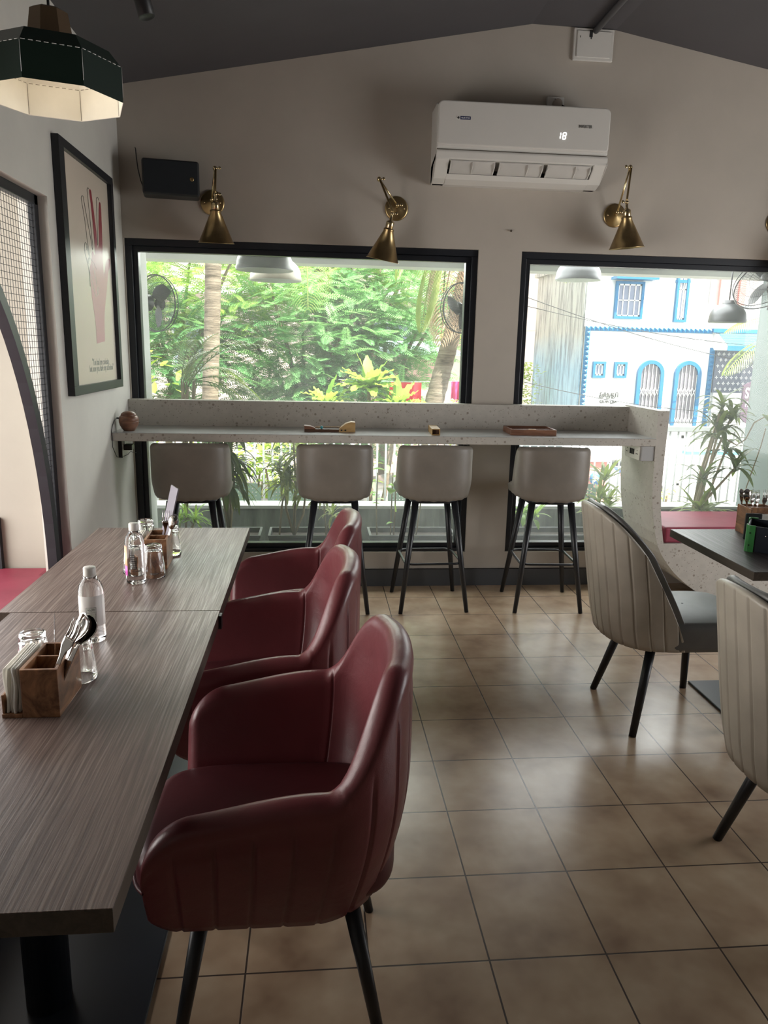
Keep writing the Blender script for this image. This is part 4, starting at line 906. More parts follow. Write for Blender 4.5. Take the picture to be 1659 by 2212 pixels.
# ------------------------------------------------------------------ plants
RND=random.Random(11)
def blade(m,b,d,L,w,droop,seg=6,up=V((0,0,1)),fold=.25,tipf=1.0):
    b,d=V(b),V(d).normalized(); side=d.cross(up); side=side.normalized() if side.length>1e-3 else V((1,0,0)); p=b.copy(); rows=[]
    for i in range(seg+1):
        f=i/seg; ww=w*(math.sin(PI*min(1,(f*.9+.1))**tipf)**.8)*.5+.0004; nrm=side.cross(d).normalized()
        rows.append([p-side*ww,p-nrm*ww*fold*0+nrm*(-ww*fold),p+side*ww]); p=p+d*(L/seg); d=(d+V((0,0,-droop/seg))).normalized()
    m.grid(rows)
M['drac']=leaf('dracaena_leaf',sr(86,108,62),sr(150,162,96),.35,.4,9); M['dracd']=leaf('dark_dracaena_leaf',sr(42,60,38),sr(88,104,64),.25,.35,8); M['variegated']=leaf('variegated_leaf',sr(110,130,70),sr(190,196,128),.35,.4,22); M['arecal']=leaf('areca_leaf',sr(58,92,44),sr(120,150,70),.35,.4,5)
M['stem']=plain('pale_cane',sr(150,136,108),.7,sc=30); M['potleaf']=leaf('pothos_leaf',sr(110,160,66),sr(160,196,90),.4,.35,6)
def rosette(m,c,n,L,w,droop,tilt=.5,rnd=RND):
    for i in range(n):
        a=2.399*i+rnd.uniform(-.3,.3); e=tilt+rnd.uniform(-.55,.75)
        blade(m,V(c)+V((0,0,rnd.uniform(-.03,.03))),(math.cos(a)*math.cos(e),math.sin(a)*math.cos(e),math.sin(e)),L*rnd.uniform(.7,1.1),w*rnd.uniform(.8,1.2),droop*rnd.uniform(.6,1.3),7)
def cane(name,label,base,heads,mat,n=26,L=.26,w=.028,droop=1.7,rs=.009):
    t=thing(name,label,'plant',base); O=V(base); m=MB(); s=MB()
    for h in heads:
        h=V(h); mid=(O+h)/2+V((RND.uniform(-.04,.04),RND.uniform(-.03,.03),0)); s.tube([(0,0,0),mid-O,h-O],[rs,rs*.9,rs*.7],7)
        rosette(m,h-O,n,L,w,droop)
    s.build('stem',M['stem'],t); m.build('leaves',mat,t,fixn=False); return t
cane('dracaena','hanging leaved dracaena outside the glass right of the left bar stool',(-.575,5.02,.247),[(-.60,5.05,1.03),(-.555,5.0,.97),(-.60,5.02,.80),(-.575,5.0,.60),(-.56,5.03,.72)],M['dracd'],36,.27,.034,2.8)
cane('dracaena','variegated dracaena outside the glass left of the second bar stool',(-.14,5.03,.247),[(-.145,5.02,.97),(-.10,5.08,.80),(-.06,5.04,.56),(-.2,5.02,.62)],M['variegated'],34,.24,.026,1.9)
cane('dracaena','thin stemmed dracaena with dark drooping leaves left of the variegated one',(-.24,5.04,.247),[(-.235,5.03,.72),(-.17,5.0,.66)],M['dracd'],18,.2,.02,2.2,.006)
cane('dracaena','young dracaena outside the glass behind the second bar stool',(.08,5.04,.247),[(.06,5.02,.52),(.12,5.02,.40)],M['variegated'],16,.17,.018,1.6,.006)
cane('young_palm','small green palm low outside the glass behind the left bar stool',(-.85,5.03,.247),[(-.86,5.03,.38),(-.80,5.03,.36),(-.90,5.05,.36)],M['potleaf'],16,.17,.014,1.4,.006)
t=thing('pothos','broad leaved climber outside the glass between the middle bar stools','plant',(.50,5.03,.247)); m=MB(); s=MB()
for x,z,sz in ((.0-.07,.38,.10),(-.07,.30,.09),(-.05,.22,.06),(.03,.42,.14),(.05,.33,.15),(.0,.36,.12),(.06,.17,.07),(.04,.10,.06),(-.02,.46,.1)):
    a=RND.uniform(0,6.3); blade(m,(x,RND.uniform(-.03,.03),z),(math.cos(a)*.8+.1,-.3+.3*math.sin(a),.25),sz,sz*.62,1.2,6,tipf=.75)
for x in (-.075,.03,.055,.2,.23): s.tube([(x*.9,0,0),(x,0,.2),(x+.005,.01,.44 if x<.1 else .3)],.005,6)
s.build('stem',M['stem'],t); m.build('leaves',M['potleaf'],t,fixn=False)
cane('dracaena','spiky green dracaena outside the glass between right bar stool and curved panel',(2.03,5.04,.247),[(2.03,5.02,.66),(2.00,5.02,.50),(2.08,5.06,.46),(2.02,5.0,.38)],M['drac'],16,.24,.03,.9,.008)
cane('dracaena','bushy light green plant low behind the right bar stool legs',(1.50,5.04,.247),[(1.45,5.02,.40),(1.55,5.05,.38)],M['potleaf'],14,.16,.03,1.5,.005)
t=cane('dracaena','tall branching dracaena outside the right window above the bench',(2.70,5.05,.247),[(2.83,5.02,1.17),(2.92,5.05,1.08),(2.80,4.98,.98),(2.93,5.08,.86),(2.98,5.02,.74),(2.74,5.0,.66),(2.86,5.1,1.02)],M['dracd'],17,.25,.034,1.9,.011)
cane('dracaena','low spiky dracaena at the foot of the tall one above the bench',(2.70,4.98,.247),[(2.72,4.97,.44),(2.80,5.0,.40)],M['drac'],22,.25,.03,1.2,.012)
t=thing('climbing_vine','slender vine curving across the pale pillar at the right','plant',(3.02,5.0,.247)); m=MB(); m.tube([(0,0,0),(.05,0,.35),(.12,0,.65),(.14,0,.78)],.004,6); m.tube([(-.14,0,.70),(-.06,0,.66),(0,0,.70),(.05,0,.82),(.12,0,.86)],.005,6); m.build('stem',M['stem'],t)
m=MB()
for x,z in ((.12,.86),(.10,.88),(.13,.8),(.06,.3),(.10,.33),(.02,.27)):
    blade(m,(x,0,z),(RND.uniform(-1,1),RND.uniform(-.5,.2),RND.uniform(-.2,.5)),.1,.04,1,5)
m.build('leaves',M['drac'],t,fixn=False)
# areca palm by the left window
def pinnate(m,b,d,L,n,ll,lw,droop,ldroop=.8,st=None,vee=.5,r=.004):
    b,d=V(b),V(d).normalized(); p=b.copy(); pts=[p.copy()]
    for i in range(n):
        f=(i+1)/n; d=(d+V((0,0,-droop/n))).normalized(); p=p+d*(L/n); pts.append(p.copy())
        sd=d.cross(V((0,0,1))); sd=sd.normalized() if sd.length>1e-3 else V((1,0,0))
        k=ll*(math.sin(PI*min(1,.18+.8*f))**.7)
        if f>.12:
            for s in (1,-1): blade(m,p,sd*s+d*vee+V((0,0,.15)),k,lw,ldroop,3)
    (st or m).tube(pts,[r*(1-.7*i/n) for i in range(n+1)],5,cap=False)
t=thing('areca_palm','areca palm with feathery arching fronds in the lower left of the left window','plant',(-.88,5.08,.247)); m=MB(); s=MB()
for d,L,z in (((.50,-.03,.95),.95,.90),((.95,.0,.42),.78,1.0),((.85,-.05,.15),.72,1.02),((.06,.2,.9),.45,.95),((.15,.12,1),.62,.85),((.95,.15,.25),.62,.98),((.4,.15,.5),.55,.98),((.2,.1,.7),.42,.96),((.30,.05,1),.72,.85)):
    s.tube([(0,0,0),(V(d)*.1)+V((0,0,z))],.006,6); pinnate(m,V(d)*.1+V((0,0,z)),d,L*.8,22,.19,.011,1.9,.9)
s.build('stem',M['stem'],t); m.build('fronds',M['arecal'],t,fixn=False)
# ---- garden trees
M['lf1']=leaf('bright_pinnate_leaf',sr(108,152,70),sr(172,204,104),.5,.5,1.1,(.5,.7,.12)); M['lf2']=leaf('green_pinnate_leaf',sr(84,136,84),sr(140,186,122),.45,.5,1.0,(.35,.6,.2)); M['lf3']=leaf('deep_green_leaf',sr(58,104,62),sr(104,152,96),.4,.5,1.2,(.3,.5,.16)); M['lf4']=leaf('yellow_green_leaf',sr(140,172,66),sr(190,206,100),.45,.5,2.0,(.6,.75,.1))
M['lf5']=leaf('lime_green_leaf',sr(112,152,62),sr(160,186,84),.4,.5,3.0,(.4,.6,.08)); M['bark']=plain('grey_bark',sr(120,104,88),.9,sc=25,var=.3,bs=.6)
def feather(m,b,d,L,n,ll,lw,droop,rn):
    b,d=V(b),V(d).normalized(); p=b.copy(); vs=[]; fs=[]; sd=d.cross(V((rn.uniform(-.5,.5),rn.uniform(-.5,.5),1))).normalized(); nu=sd.cross(d)
    pr=p.copy()
    for i in range(n):
        f=(i+1)/n; d=(d+V((0,0,-droop/n))).normalized(); q=p+d*(L/n); o=len(vs); w=.003
        vs+=[p-sd*w,p+sd*w,q+sd*w*.8,q-sd*w*.8]; fs.append((o,o+1,o+2,o+3)); p=q
        k=ll*math.sin(PI*min(1,.22+.72*f))**.6
        for s in (1,-1):
            dd=(sd*s+d*.35+nu*.12-V((0,0,.15))).normalized(); e=p+dd*k; h=p+dd*k*.45; o=len(vs); c=d*lw*.5
            vs+=[p,h-c,e,h+c]; fs.append((o,o+1,o+2,o+3))
    m.add(vs,fs,False)
def tree(name,label,base,crown,rad,n,mat,fl=.44,nl=14,ll=.095,lw=.023,seed=1,trunk=True,branches=5):
    rn=random.Random(seed); t=thing(name,label,'tree',base,0,'garden trees beyond the terrace'); O=V(base); C_=V(crown)-O; m=MB()
    for i in range(int(n*1.7)):
        while True:
            q=V((rn.uniform(-1,1),rn.uniform(-1,1),rn.uniform(-1,1)))
            if .2<q.length<1: break
        p=C_+V((q.x*rad[0],q.y*rad[1],q.z*rad[2])); a=rn.uniform(0,2*PI); d=V((math.cos(a)+q.x*.6,math.sin(a)*.7-.45+q.y*.5,rn.uniform(-.15,.5)))
        feather(m,p,d,fl*rn.uniform(.6,1.1),nl,ll*rn.uniform(.8,1.15),lw,rn.uniform(.2,.9),rn)
    m.build('crown',mat,t,fixn=False)
    if trunk:
        s=MB(); s.tube([(0,0,0),(C_.x*.3,C_.y*.3,C_.z*.35),C_*.75],[.10,.08,.05],9)
        for i in range(branches):
            a=2*PI*i/branches+.4; e=C_+V((rad[0]*.75*math.cos(a),rad[1]*.6*math.sin(a),rad[2]*rn.uniform(.1,.8))); s.tube([C_*.55,(C_*.55+e)/2+V((0,0,.15)),e],[.045,.03,.012],7)
        s.build('trunk',M['bark'],t)
    return t
tree('garden_tree','bright feathery tree filling the upper left of the left window',(-2.3,11.2,GZ),(-1.7,11.0,2.25),(1.5,1.0,1.25),620,M['lf1'],seed=2)
tree('garden_tree','green feathery tree in the middle of the left window behind the straight palm trunk',(-.2,11.4,GZ),(-.1,10.8,1.55),(1.25,.9,1.05),640,M['lf2'],seed=3)
tree('garden_tree','green feathery tree right of the middle, beside the leaning palm',(1.1,12.1,GZ),(1.1,11.2,1.9),(1.1,.8,1.1),520,M['lf2'],seed=4)
tree('garden_tree','dark leafy tree low behind the bright rosette plant',(.3,11.9,GZ),(.2,10.5,.65),(1.4,.7,.8),520,M['lf3'],.42,14,.09,.022,seed=5,branches=3)
tree('garden_tree','bright tree reaching across the top centre of the left window',(.3,12.6,GZ),(.4,12.0,2.75),(1.7,.8,.75),420,M['lf1'],seed=6)
tree('garden_tree','shaded tree behind the fan at the left edge of the left window',(-2.5,10.2,GZ),(-2.0,10.2,1.3),(1.1,.8,1.0),420,M['lf3'],.42,14,.09,.023,seed=7,branches=3)
tree('garden_tree','tall thin tree with bare crossing branches behind the middle trees',(.9,13,GZ),(.8,12.9,3.0),(1.3,.5,.9),160,M['lf1'],seed=8,branches=8)
def bush(name,label,base,rad,n,mat,L,w,seed,droop=1.0,cat='shrub'):
    rn=random.Random(seed); t=thing(name,label,cat,base); m=MB(); s=MB()
    for i in range(n):
        q=V((rn.gauss(0,.45),rn.gauss(0,.45),rn.uniform(0,1))); p=V((q.x*rad[0],q.y*rad[1],q.z*rad[2])); a=rn.uniform(0,2*PI)
        blade(m,p,(math.cos(a),math.sin(a)-.3,rn.uniform(-.1,1)),L*rn.uniform(.7,1.2),w*rn.uniform(.8,1.2),droop,4,tipf=.85)
    for i in range(4): s.tube([(0,0,0),(rn.uniform(-.4,.4)*rad[0],rn.uniform(-.3,.3)*rad[1],rad[2]*.8)],.012,6)
    s.build('stems',M['bark'],t); m.build('foliage',mat,t,fixn=False)
bush('shrub','bright yellow green shrub low behind the railing, right of the left bar stool',(-.75,8.3,GZ),(.75,.4,1.65),260,M['lf4'],.24,.07,21)
bush('shrub','light green leafy shrub at the left edge of the left window below the fan',(-2.1,8.6,GZ),(.7,.5,2.6),330,M['lf4'],.16,.075,22,.5)
bush('shrub','green shrub behind the railing between the middle bar stools',(.25,8.4,GZ),(.6,.3,1.3),150,M['lf2'],.2,.06,23)
bush('shrub','yellow green shrub behind the railing directly right of the hanging leaved dracaena',(-.30,7.9,GZ),(.55,.25,1.75),200,M['lf4'],.2,.06,27)
bush('shrub','yellow green shrub behind the railing left of the second bar stool',(.25,7.75,GZ),(.4,.2,1.45),130,M['lf4'],.2,.06,28)
bush('shrub','deep green shrub behind the railing hidden mostly by the left bar stool',(-1.15,7.8,GZ),(.5,.25,1.7),170,M['lf2'],.2,.06,29)
bush('shrub','yellow leaved shrub by the leaning palm foot',(1.75,9.6,GZ),(.5,.4,2.05),200,M['lf4'],.09,.045,24)
bush('hedge_bush','tall clipped yellow green bush in front of the far left house',(4.35,16,GZ),(.42,.5,2.45),1400,M['lf4'],.1,.06,25)
bush('shrub','small yellow flowering shrub at the foot of the house gate',(5.75,11.7,GZ),(.22,.2,.5),70,M['lf4'],.1,.05,26)
# rosette (frangipani-like) plants with long ruffled leaves
def ruffled(name,label,base,heads,seed):
    rn=random.Random(seed); t=thing(name,label,'plant',base); m=MB(); s=MB(); O=V(base)
    for h,n,L in heads:
        h=V(h)-O; s.tube([(0,0,0),h*.5+V((.05,0,0)),h],[.035,.03,.02],7)
        for i in range(n):
            a=2.399*i; e=.2+.9*(i/n); d=V((math.cos(a)*math.cos(e),math.sin(a)*math.cos(e)*.6-.25,math.sin(e))).normalized(); sd=d.cross(V((0,0,1))).normalized(); p=h.copy(); rows=[]; LL=L*rn.uniform(.8,1.1)
            for k in range(11):
                f=k/10; w=LL*.17*math.sin(PI*min(1,.08+.9*f))**.7; z=.012*(-1)**k; rows.append([p-sd*w+V((0,0,z)),p-V((0,0,w*.25)),p+sd*w+V((0,0,z))]); p=p+d*LL/10; d=(d+V((0,0,-.11))).normalized()
            m.grid(rows)
    s.build('stem',M['bark'],t); m.build('leaves',M['lf5'],t,fixn=False)
ruffled('rosette_plant','bright yellow green rosette plant with long ruffled leaves at lower centre of the left window',(.62,8.8,GZ),[((.62,8.7,1.06),28,.44),((.95,8.6,.86),20,.38)],31)
ruffled('rosette_plant','smaller yellow green rosette plant left of the large ruffled one',(.10,8.7,GZ),[((.12,8.6,.88),13,.34)],32)
# palms
def ringed():
    n=N('ringed_palm_bark'); v=n.coord((3,3,22)); a=n.noise(v,1,5,.65,.4); b=n.noise(n.coord(),14,4); c=n.ramp(a.outputs[0],[(.3,sr(70,60,50)),(.5,sr(120,108,94)),(.7,sr(146,134,118))]); c=n.mix(.35,c,b.outputs[0],'SOFT_LIGHT'); return n.pbr(c,.9,0,.2,a.outputs[0],.02,.6)
M['palmb']=ringed(); M['dead']=leaf('dry_palm_leaf',sr(170,140,116),sr(212,188,160),.3,.7,3,(.6,.45,.3)); M['palml']=leaf('coconut_leaf',sr(112,140,70),sr(176,188,116),.4,.4,3)
def palm(label,pts,rs,fronds,group=None):
    t=thing('palm_tree',label,'palm tree',pts[0]); O=V(pts[0]); m=MB(); P=[]; Rr=[]
    for i in range(len(pts)-1):
        for k in range(14):
            f=k/14; P.append(V(pts[i]).lerp(V(pts[i+1]),f)-O); Rr.append((rs[i]*(1-f)+rs[i+1]*f)*(1.04 if k%2 else .985))
    P.append(V(pts[-1])-O); Rr.append(rs[-1]); m.tube(P,Rr,18); m.build('trunk',M['palmb'],t)
    for nm,mat,fl in fronds:
        m=MB()
        for b,d,L,dr,ll in fl: pinnate(m,V(b)-O,d,L,34,ll,(.024 if mat is M['dead'] or L<1.3 and b[0]<3 else .015),dr,2.2,None,.55,.014)
        if fl: m.build(nm,mat,t,fixn=False)
palm('palm with a straight ringed grey trunk in the left half of the left window',[(-1.19,8.0,GZ),(-1.09,8,.9),(-1.045,8,1.7),(-1.005,8,2.6),(-.98,8,4.6)],[.10,.083,.08,.078,.075],[('fronds',M['palml'],[((-.98,8,4.55),(1,.2,.6),2.6,3.4,.7),((-.98,8,4.55),(-1,.2,.6),2.4,3.0,.7),((-.98,8,4.55),(.1,1,.6),2.4,3.0,.7)])])
palm('leaning palm with dry hanging fronds at the right of the left window',[(1.28,9.0,GZ),(1.40,9,.75),(1.62,9,1.7),(1.78,9,2.5),(1.86,9,3.4)],[.13,.115,.10,.09,.085],[('dry_fronds',M['dead'],[((1.80,8.9,3.05),(-.35,-.2,-.35),1.55,3,.55),((1.80,8.95,3.05),(-.12,-.25,-.5),1.5,3,.5),((1.86,8.9,3.05),(.35,-.2,-.4),1.5,3,.5),((1.8,8.9,3.1),(-.25,-.3,-.2),1.6,3,.5)]),('fronds',M['palml'],[((1.85,9,3.4),(-1,-.1,.35),1.6,3.1,.62),((1.85,9,3.4),(-.8,-.5,.3),1.5,3.4,.6),((1.85,9,3.4),(1,.1,.5),1.8,2.8,.6),((1.42,8.8,2.75),(-.22,-.1,-.6),1.05,1.2,.34),((1.50,8.85,2.8),(-.05,-.1,-.6),1.0,1.2,.3)])])
palm('coconut palm behind the trees with a drooping yellow green frond under the grey dome pendant',[(.15,12.4,GZ),(.1,12.3,1.5),(0,12.2,4.6)],[.12,.10,.09],[('fronds',M['palml'],[((-.15,9.8,3.0),(.05,-.3,-.2),1.15,2.5,.5),((0,12.2,4.5),(.9,.2,.5),2.5,3,.7),((0,12.2,4.5),(-.9,.2,.5),2.5,3,.7)])])
palm('palm beside the blue trimmed house with yellow fronds showing left of the pale pillar',[(5.75,9.0,GZ),(5.75,9,1.0),(5.8,9,1.95)],[.12,.1,.09],[('fronds',M['palml'],[((5.75,8.9,1.75),(-1,-.1,.05),.95,1.2,.34),((5.75,8.9,1.95),(-1,-.05,.28),.85,.9,.3),((5.8,8.9,1.95),(1,-.2,.3),1.2,2,.55)])])
# ------------------------------------------------------------------ houses, street
HX,HY,HZ=6.6,14.0,GZ
def hp_(t): return tuple(-v for v in t.location)
house=thing('house','white two storey house with bright blue window trim across the street','house',(HX,HY,HZ)); HL=(-HX,-HY,-HZ)
M['hw']=plaster('house_white',(.74,.74,.73),.8,.02); M['blue']=plain('bright_blue_paint',(.004,.135,.30),.5); M['cyan']=plain('pale_cyan_paint',sr(96,168,186),.5,var=.03); M['pane_d']=plain('dim_window_glass',sr(120,128,150),.15); M['grille']=plain('white_grille_paint',(.75,.75,.74),.5); M['lattice']=plain('dark_screen',sr(86,92,108),.7)
def weather():
    n=N('weathered_blue_grey_wall'); a=n.noise(n.coord((1,6,.7)),1.4,7,.7,.3); b=n.noise(n.coord(),.7,5,.6); sp=n.n('ShaderNodeSeparateXYZ'); n.l(n.coord(),sp.inputs[0]); ad=n.n('ShaderNodeMath',operation='MULTIPLY_ADD'); n.l(b.outputs[0],ad.inputs[0]); ad.inputs[1].default_value=.9; n.l(sp.outputs[2],ad.inputs[2])
    base=n.ramp(ad.outputs[0],[(.0,sr(176,208,226)),(1,sr(206,210,206))]); mr=n.n('ShaderNodeMapRange'); mr.inputs[1].default_value=1.6; mr.inputs[2].default_value=2.3; n.l(ad.outputs[0],mr.inputs[0]); base=n.ramp(mr.outputs[0],[(0,sr(140,176,198)),(1,sr(168,172,166))])
    st=n.ramp(a.outputs[0],[(.36,(.24,.24,.27)),(.54,(1,1,1))]); return n.pbr(n.mix(.85,base,st,'MULTIPLY'),.9)
wm=MB(); wm.box(5.04,9.6,14.0,19,GZ,2.0); wm.box(5.02,9.6,14.0,19,2.0,3.9); wm.build('wall',M['hw'],house,HL)
MB().box(4.99,5.02,14.02,17.1,GZ,3.12).prism([(14.02,3.12),(17.1,3.12),(17.1,3.2),(14.02,3.2)],lambda u,v,q:(q,u,v),4.9,5.1).build('side_wall',weather(),house,HL)
def studs(name,x0,x1,z0,z1,n,ax):
    m=MB()
    for i in range(n):
        if ax=='x': a,b,c,d=x0+(x1-x0)*i/n,x0+(x1-x0)*(i+1)/n,z0,z1
        else: a,b,c,d=x0,x1,z0+(z1-z0)*i/n,z0+(z1-z0)*(i+1)/n
        m.add([(a,13.97,c),(b,13.97,c),(b,13.97,d),(a,13.97,d),((a+b)/2,13.925,(c+d)/2),(a,14.0,c),(b,14.0,c),(b,14,d),(a,14,d)],[(0,1,4),(1,2,4),(2,3,4),(3,0,4),(0,5,6,1),(1,6,7,2),(2,7,8,3),(3,8,5,0)])
    m.build(name,M['blue'],house,HL)
studs('stud_border',5.04,7.52,1.925,2.01,28,'x'); studs('stud_border',5.04,5.13,-.9,1.925,32,'z'); studs('stud_border',7.52,7.61,.08,1.66,18,'z'); studs('stud_border',6.75,7.61,.08,.165,10,'x')
def rectwin(x0,x1,z0,z1,name='window',pane='pane_d',bars=2,depth=.06,w=.045):
    f=MB(); f.box(x0,x1,13.93,14.01,z1-w,z1); f.box(x0,x1,13.93,14.01,z0,z0+w); f.box(x0,x0+w,13.93,14.01,z0+w,z1-w); f.box(x1-w,x1,13.93,14.01,z0+w,z1-w); fo=f.build(name,M['blue'],house,HL)
    o=MB().box(x0+w,x1-w,13.985,13.995,z0+w,z1-w).build('pane',M[pane],fo); g=MB(); k=.018
    g.box(x0+w,x0+w+k*1.5,13.965,13.985,z0+w,z1-w); g.box(x1-w-k*1.5,x1-w,13.965,13.985,z0+w,z1-w); g.box(x0+w,x1-w,13.965,13.985,z0+w,z0+w+k*1.5); g.box(x0+w,x1-w,13.965,13.985,z1-w-k*1.5,z1-w)
    for i in range(bars): x=x0+w+(x1-x0-2*w)*(i+1)/(bars+1); g.box(x-k/2,x+k/2,13.965,13.985,z0+w,z1-w)
    if bars>1: g.box(x0+w,x1-w,13.965,13.985,(z0+z1)/2-.01,(z0+z1)/2+.01)
    g.build('grille',M['grille'],fo); return fo
rectwin(5.228,5.475,1.06,1.365,bars=1); rectwin(5.648,5.892,1.065,1.365,bars=1); rectwin(5.548,6.09,2.155,2.825,bars=3); rectwin(6.715,6.955,2.12,3.3,bars=2)
MB().box(5.46,6.26,13.72,14.0,2.85,2.90).build('window_hood',M['blue'],house,HL); MB().box(6.70,6.97,13.94,14.0,2.83,2.88).build('cross_band',M['blue'],house,HL)
def archwin(x0,x1,z0,z1):
    c,r=(x0+x1)/2,(x1-x0)/2; zs=z1-r; w=.07
    oa=[(x0,z0)]+[(c-r*math.cos(q),zs+r*math.sin(q)) for q in [PI*i/20 for i in range(21)]]+[(x1,z0)]; ia=[(x0+w,z0)]+[(c-(r-w)*math.cos(q),zs+(r-w)*math.sin(q)) for q in [PI*i/20 for i in range(21)]]+[(x1-w,z0)]
    m=MB(); rows=[]
    for (a,b),(p,q) in zip(oa,ia): rows.append([(a,14.01,b),(a,13.93,b),(p,13.93,q),(p,14.01,q)])
    m.grid(rows,True,False); fo=m.build('arched_window',M['blue'],house,HL)
    MB().prism(ia,lambda u,v,q:(u,q,v),13.985,13.995).build('pane',plain('curtained_pane_%.1f'%x0,sr(112,108,116),.3),fo); g=MB(); X0,X1=x0+w,x1-w
    for i in range(6):
        x=X0+(X1-X0)*i/5; zt=zs+math.sqrt(max(0,(r-w)**2-(x-c)**2)); g.box(x-.006,x+.006,13.965,13.98,z0,zt)
    for zb in (zs-.42,zs-.98):
        if zb<z0-.05: continue
        for i in range(5):
            a=X0+(X1-X0)*i/5; b=X0+(X1-X0)*(i+1)/5; g.tube([(a,13.96,zb),(b,13.96,zb+.18)],.007,5); g.tube([(a,13.96,zb+.18),(b,13.96,zb)],.007,5)
    g.build('grille',M['grille'],fo)
archwin(6.11,6.635,.18,1.41); archwin(6.85,7.375,.18,1.41)
MB().box(6.80,7.45,13.95,14.0,.165,.21).build('sill_band',M['hw'],house,HL)
# porch
MB().box(7.5,9.5,13.9,14.0,1.945,2.02).build('porch_band',M['blue'],house,HL)
m=MB(); 
for i in range(5): 
    z0=1.935-.047*i; y0=13.93-.07*i; m.box(7.62,9.4,y0-.09,y0,z0-.047,z0-.006)
m.build('awning_slats',M['cyan'],house,HL); MB().prism([(14.0,1.94),(13.95,1.94),(13.56,1.70),(13.56,1.62),(14.0,1.62)],lambda u,v,q:(q,u,v),7.56,7.62).build('awning_side',M['hw'],house,HL)
MB().box(7.62,9.4,13.55,13.6,1.615,1.70).build('awning_fascia',M['blue'],house,HL)
MB().box(7.63,9.3,13.95,13.99,.82,1.615).build('porch_screen',M['lattice'],house,HL); m=MB()
for j in range(7):
    for i in range(12):
        x=7.68+.1*i+(.05 if j%2 else 0); z=1.55-.11*j; r=.036
        pts=[(x+ (r if k%2==0 else r*.36)*math.cos(k*PI/4),z+(r if k%2==0 else r*.36)*math.sin(k*PI/4)) for k in range(8)]
        inn=[(x+.009*math.cos(k*PI/4),z+.009*math.sin(k*PI/4)) for k in range(8)]; rows=[]
        m.grid([[(a,13.94,b) for a,b in inn],[(a,13.94,b) for a,b in pts],[(a,13.95,b) for a,b in pts]],True,False)
m.build('star_lattice',M['grille'],house,HL,fixn=False)
MB().box(7.65,9.3,13.93,14.0,.05,.82).build('porch_wall',M['hw'],house,HL)
M['salmon']=plain('salmon_paint',sr(226,150,140),.7); M['salmonp']=plaster('salmon_plaster',(.72,.46,.40)); M['meshw']=plain('pale_mesh',sr(196,186,184),.7)
MB().box(7.38,8.3,13.96,13.99,2.45,3.4).build('balcony_screen',M['meshw'],house,HL); m=MB()
for x in (7.60,7.98): m.box(x-.06,x+.06,13.9,13.96,2.45,3.4)
m.build('balcony_posts',M['salmon'],house,HL)
def tamil():
    m=MB(); r=.0085
    def st(pts,ox,oz,s=.105): 
        q=[V((ox+u*s,13.985,oz+v*s)) for u,v in pts]; out=[]
        for i in range(len(q)-1):
            a=q[max(i-1,0)];b=q[i];c=q[i+1];d=q[min(i+2,len(q)-1)]
            for k in range(4): f=k/4; out.append(.5*((2*b)+(c-a)*f+(2*a-5*b+4*c-d)*f*f+(3*b-a-3*c+d)*f**3))
        out.append(q[-1]); m.tube(out,r,5)
    z=.70
    st([(.35,.75),(.15,.85),(.05,.65),(.2,.5),(.45,.55),(.55,.35),(.35,.2),(.05,.3),(-.05,.1),(.1,-.1),(.5,-.05),(.8,.1)],5.42,z); st([(.8,.9),(.8,.05)],5.42,z); st([(.5,.4),(.8,.4)],5.42,z)
    st([(0,.9),(0,.1),(.45,.1),(.45,.6),(.3,.75),(.3,.4),(.75,.4),(.75,.1),(.7,-.2),(.2,-.25)],5.535,z)
    st([(0,.7),(.7,.7)],5.635,z); st([(.1,.7),(.1,.35),(.35,.4),(.5,.2),(.3,0),(.1,.1)],5.635,z); st([(.45,.7),(.45,.3),(.6,.1),(.65,-.15),(.2,-.2)],5.635,z); st([(0,.0),(0,.75),(.4,.75),(.4,0)],5.73,z)
    z=.575
    st([(.2,.7),(0,.5),(.2,.2),(.5,.3),(.5,.65),(.2,.7)],5.43,z,.09); st([(.5,.5),(.8,.6),(.75,.1)],5.43,z,.09); st([(0,.2),(.2,.6),(.4,.2),(.6,.6),(.8,.2)],5.53,z,.09); st([(.35,.95),(.4,1.0)],5.535,z,.09); st([(0,.6),(0,.1),(.4,.1),(.4,.5),(.7,.5),(.7,.1)],5.64,z,.09); st([(.3,.9),(.35,.95)],5.74,z,.09); st([(0,.2),(.2,.6),(.4,.2)],5.72,z,.09)
    o=m.build('wall_lettering',M['ink'],house,HL)
tamil()
# street side sign
t=thing('shop_sign','purple brown hanging sign reading STU and Fam left of the pale pillar','sign',(8.05,13,GZ)); SL_=(-8.05,-13,-GZ); M['signp']=plain('purple_brown_sign',sr(76,54,72),.6)
MB().prism([(7.70,1.00),(7.98,1.14),(8.6,1.14),(8.6,.22),(7.98,.22),(7.70,.42)],lambda u,v,q:(u,q,v),13.0,13.05).build('sign_board',M['signp'],t,SL_)
MB().tube([(8.4,13.03,GZ),(8.4,13.03,.3)],.04,10).build('post',M['black'],t,SL_)
lettering('STU',.26,M['wht'],t,(7.735-8.05,-.004,.86-GZ),(PI/2,0,0),xs=.62,align='LEFT',bold=.006); lettering('Fam',.13,M['wht'],t,(7.76-8.05,-.004,.665-GZ),(PI/2,0,0),xs=.8,align='LEFT',bold=.003)
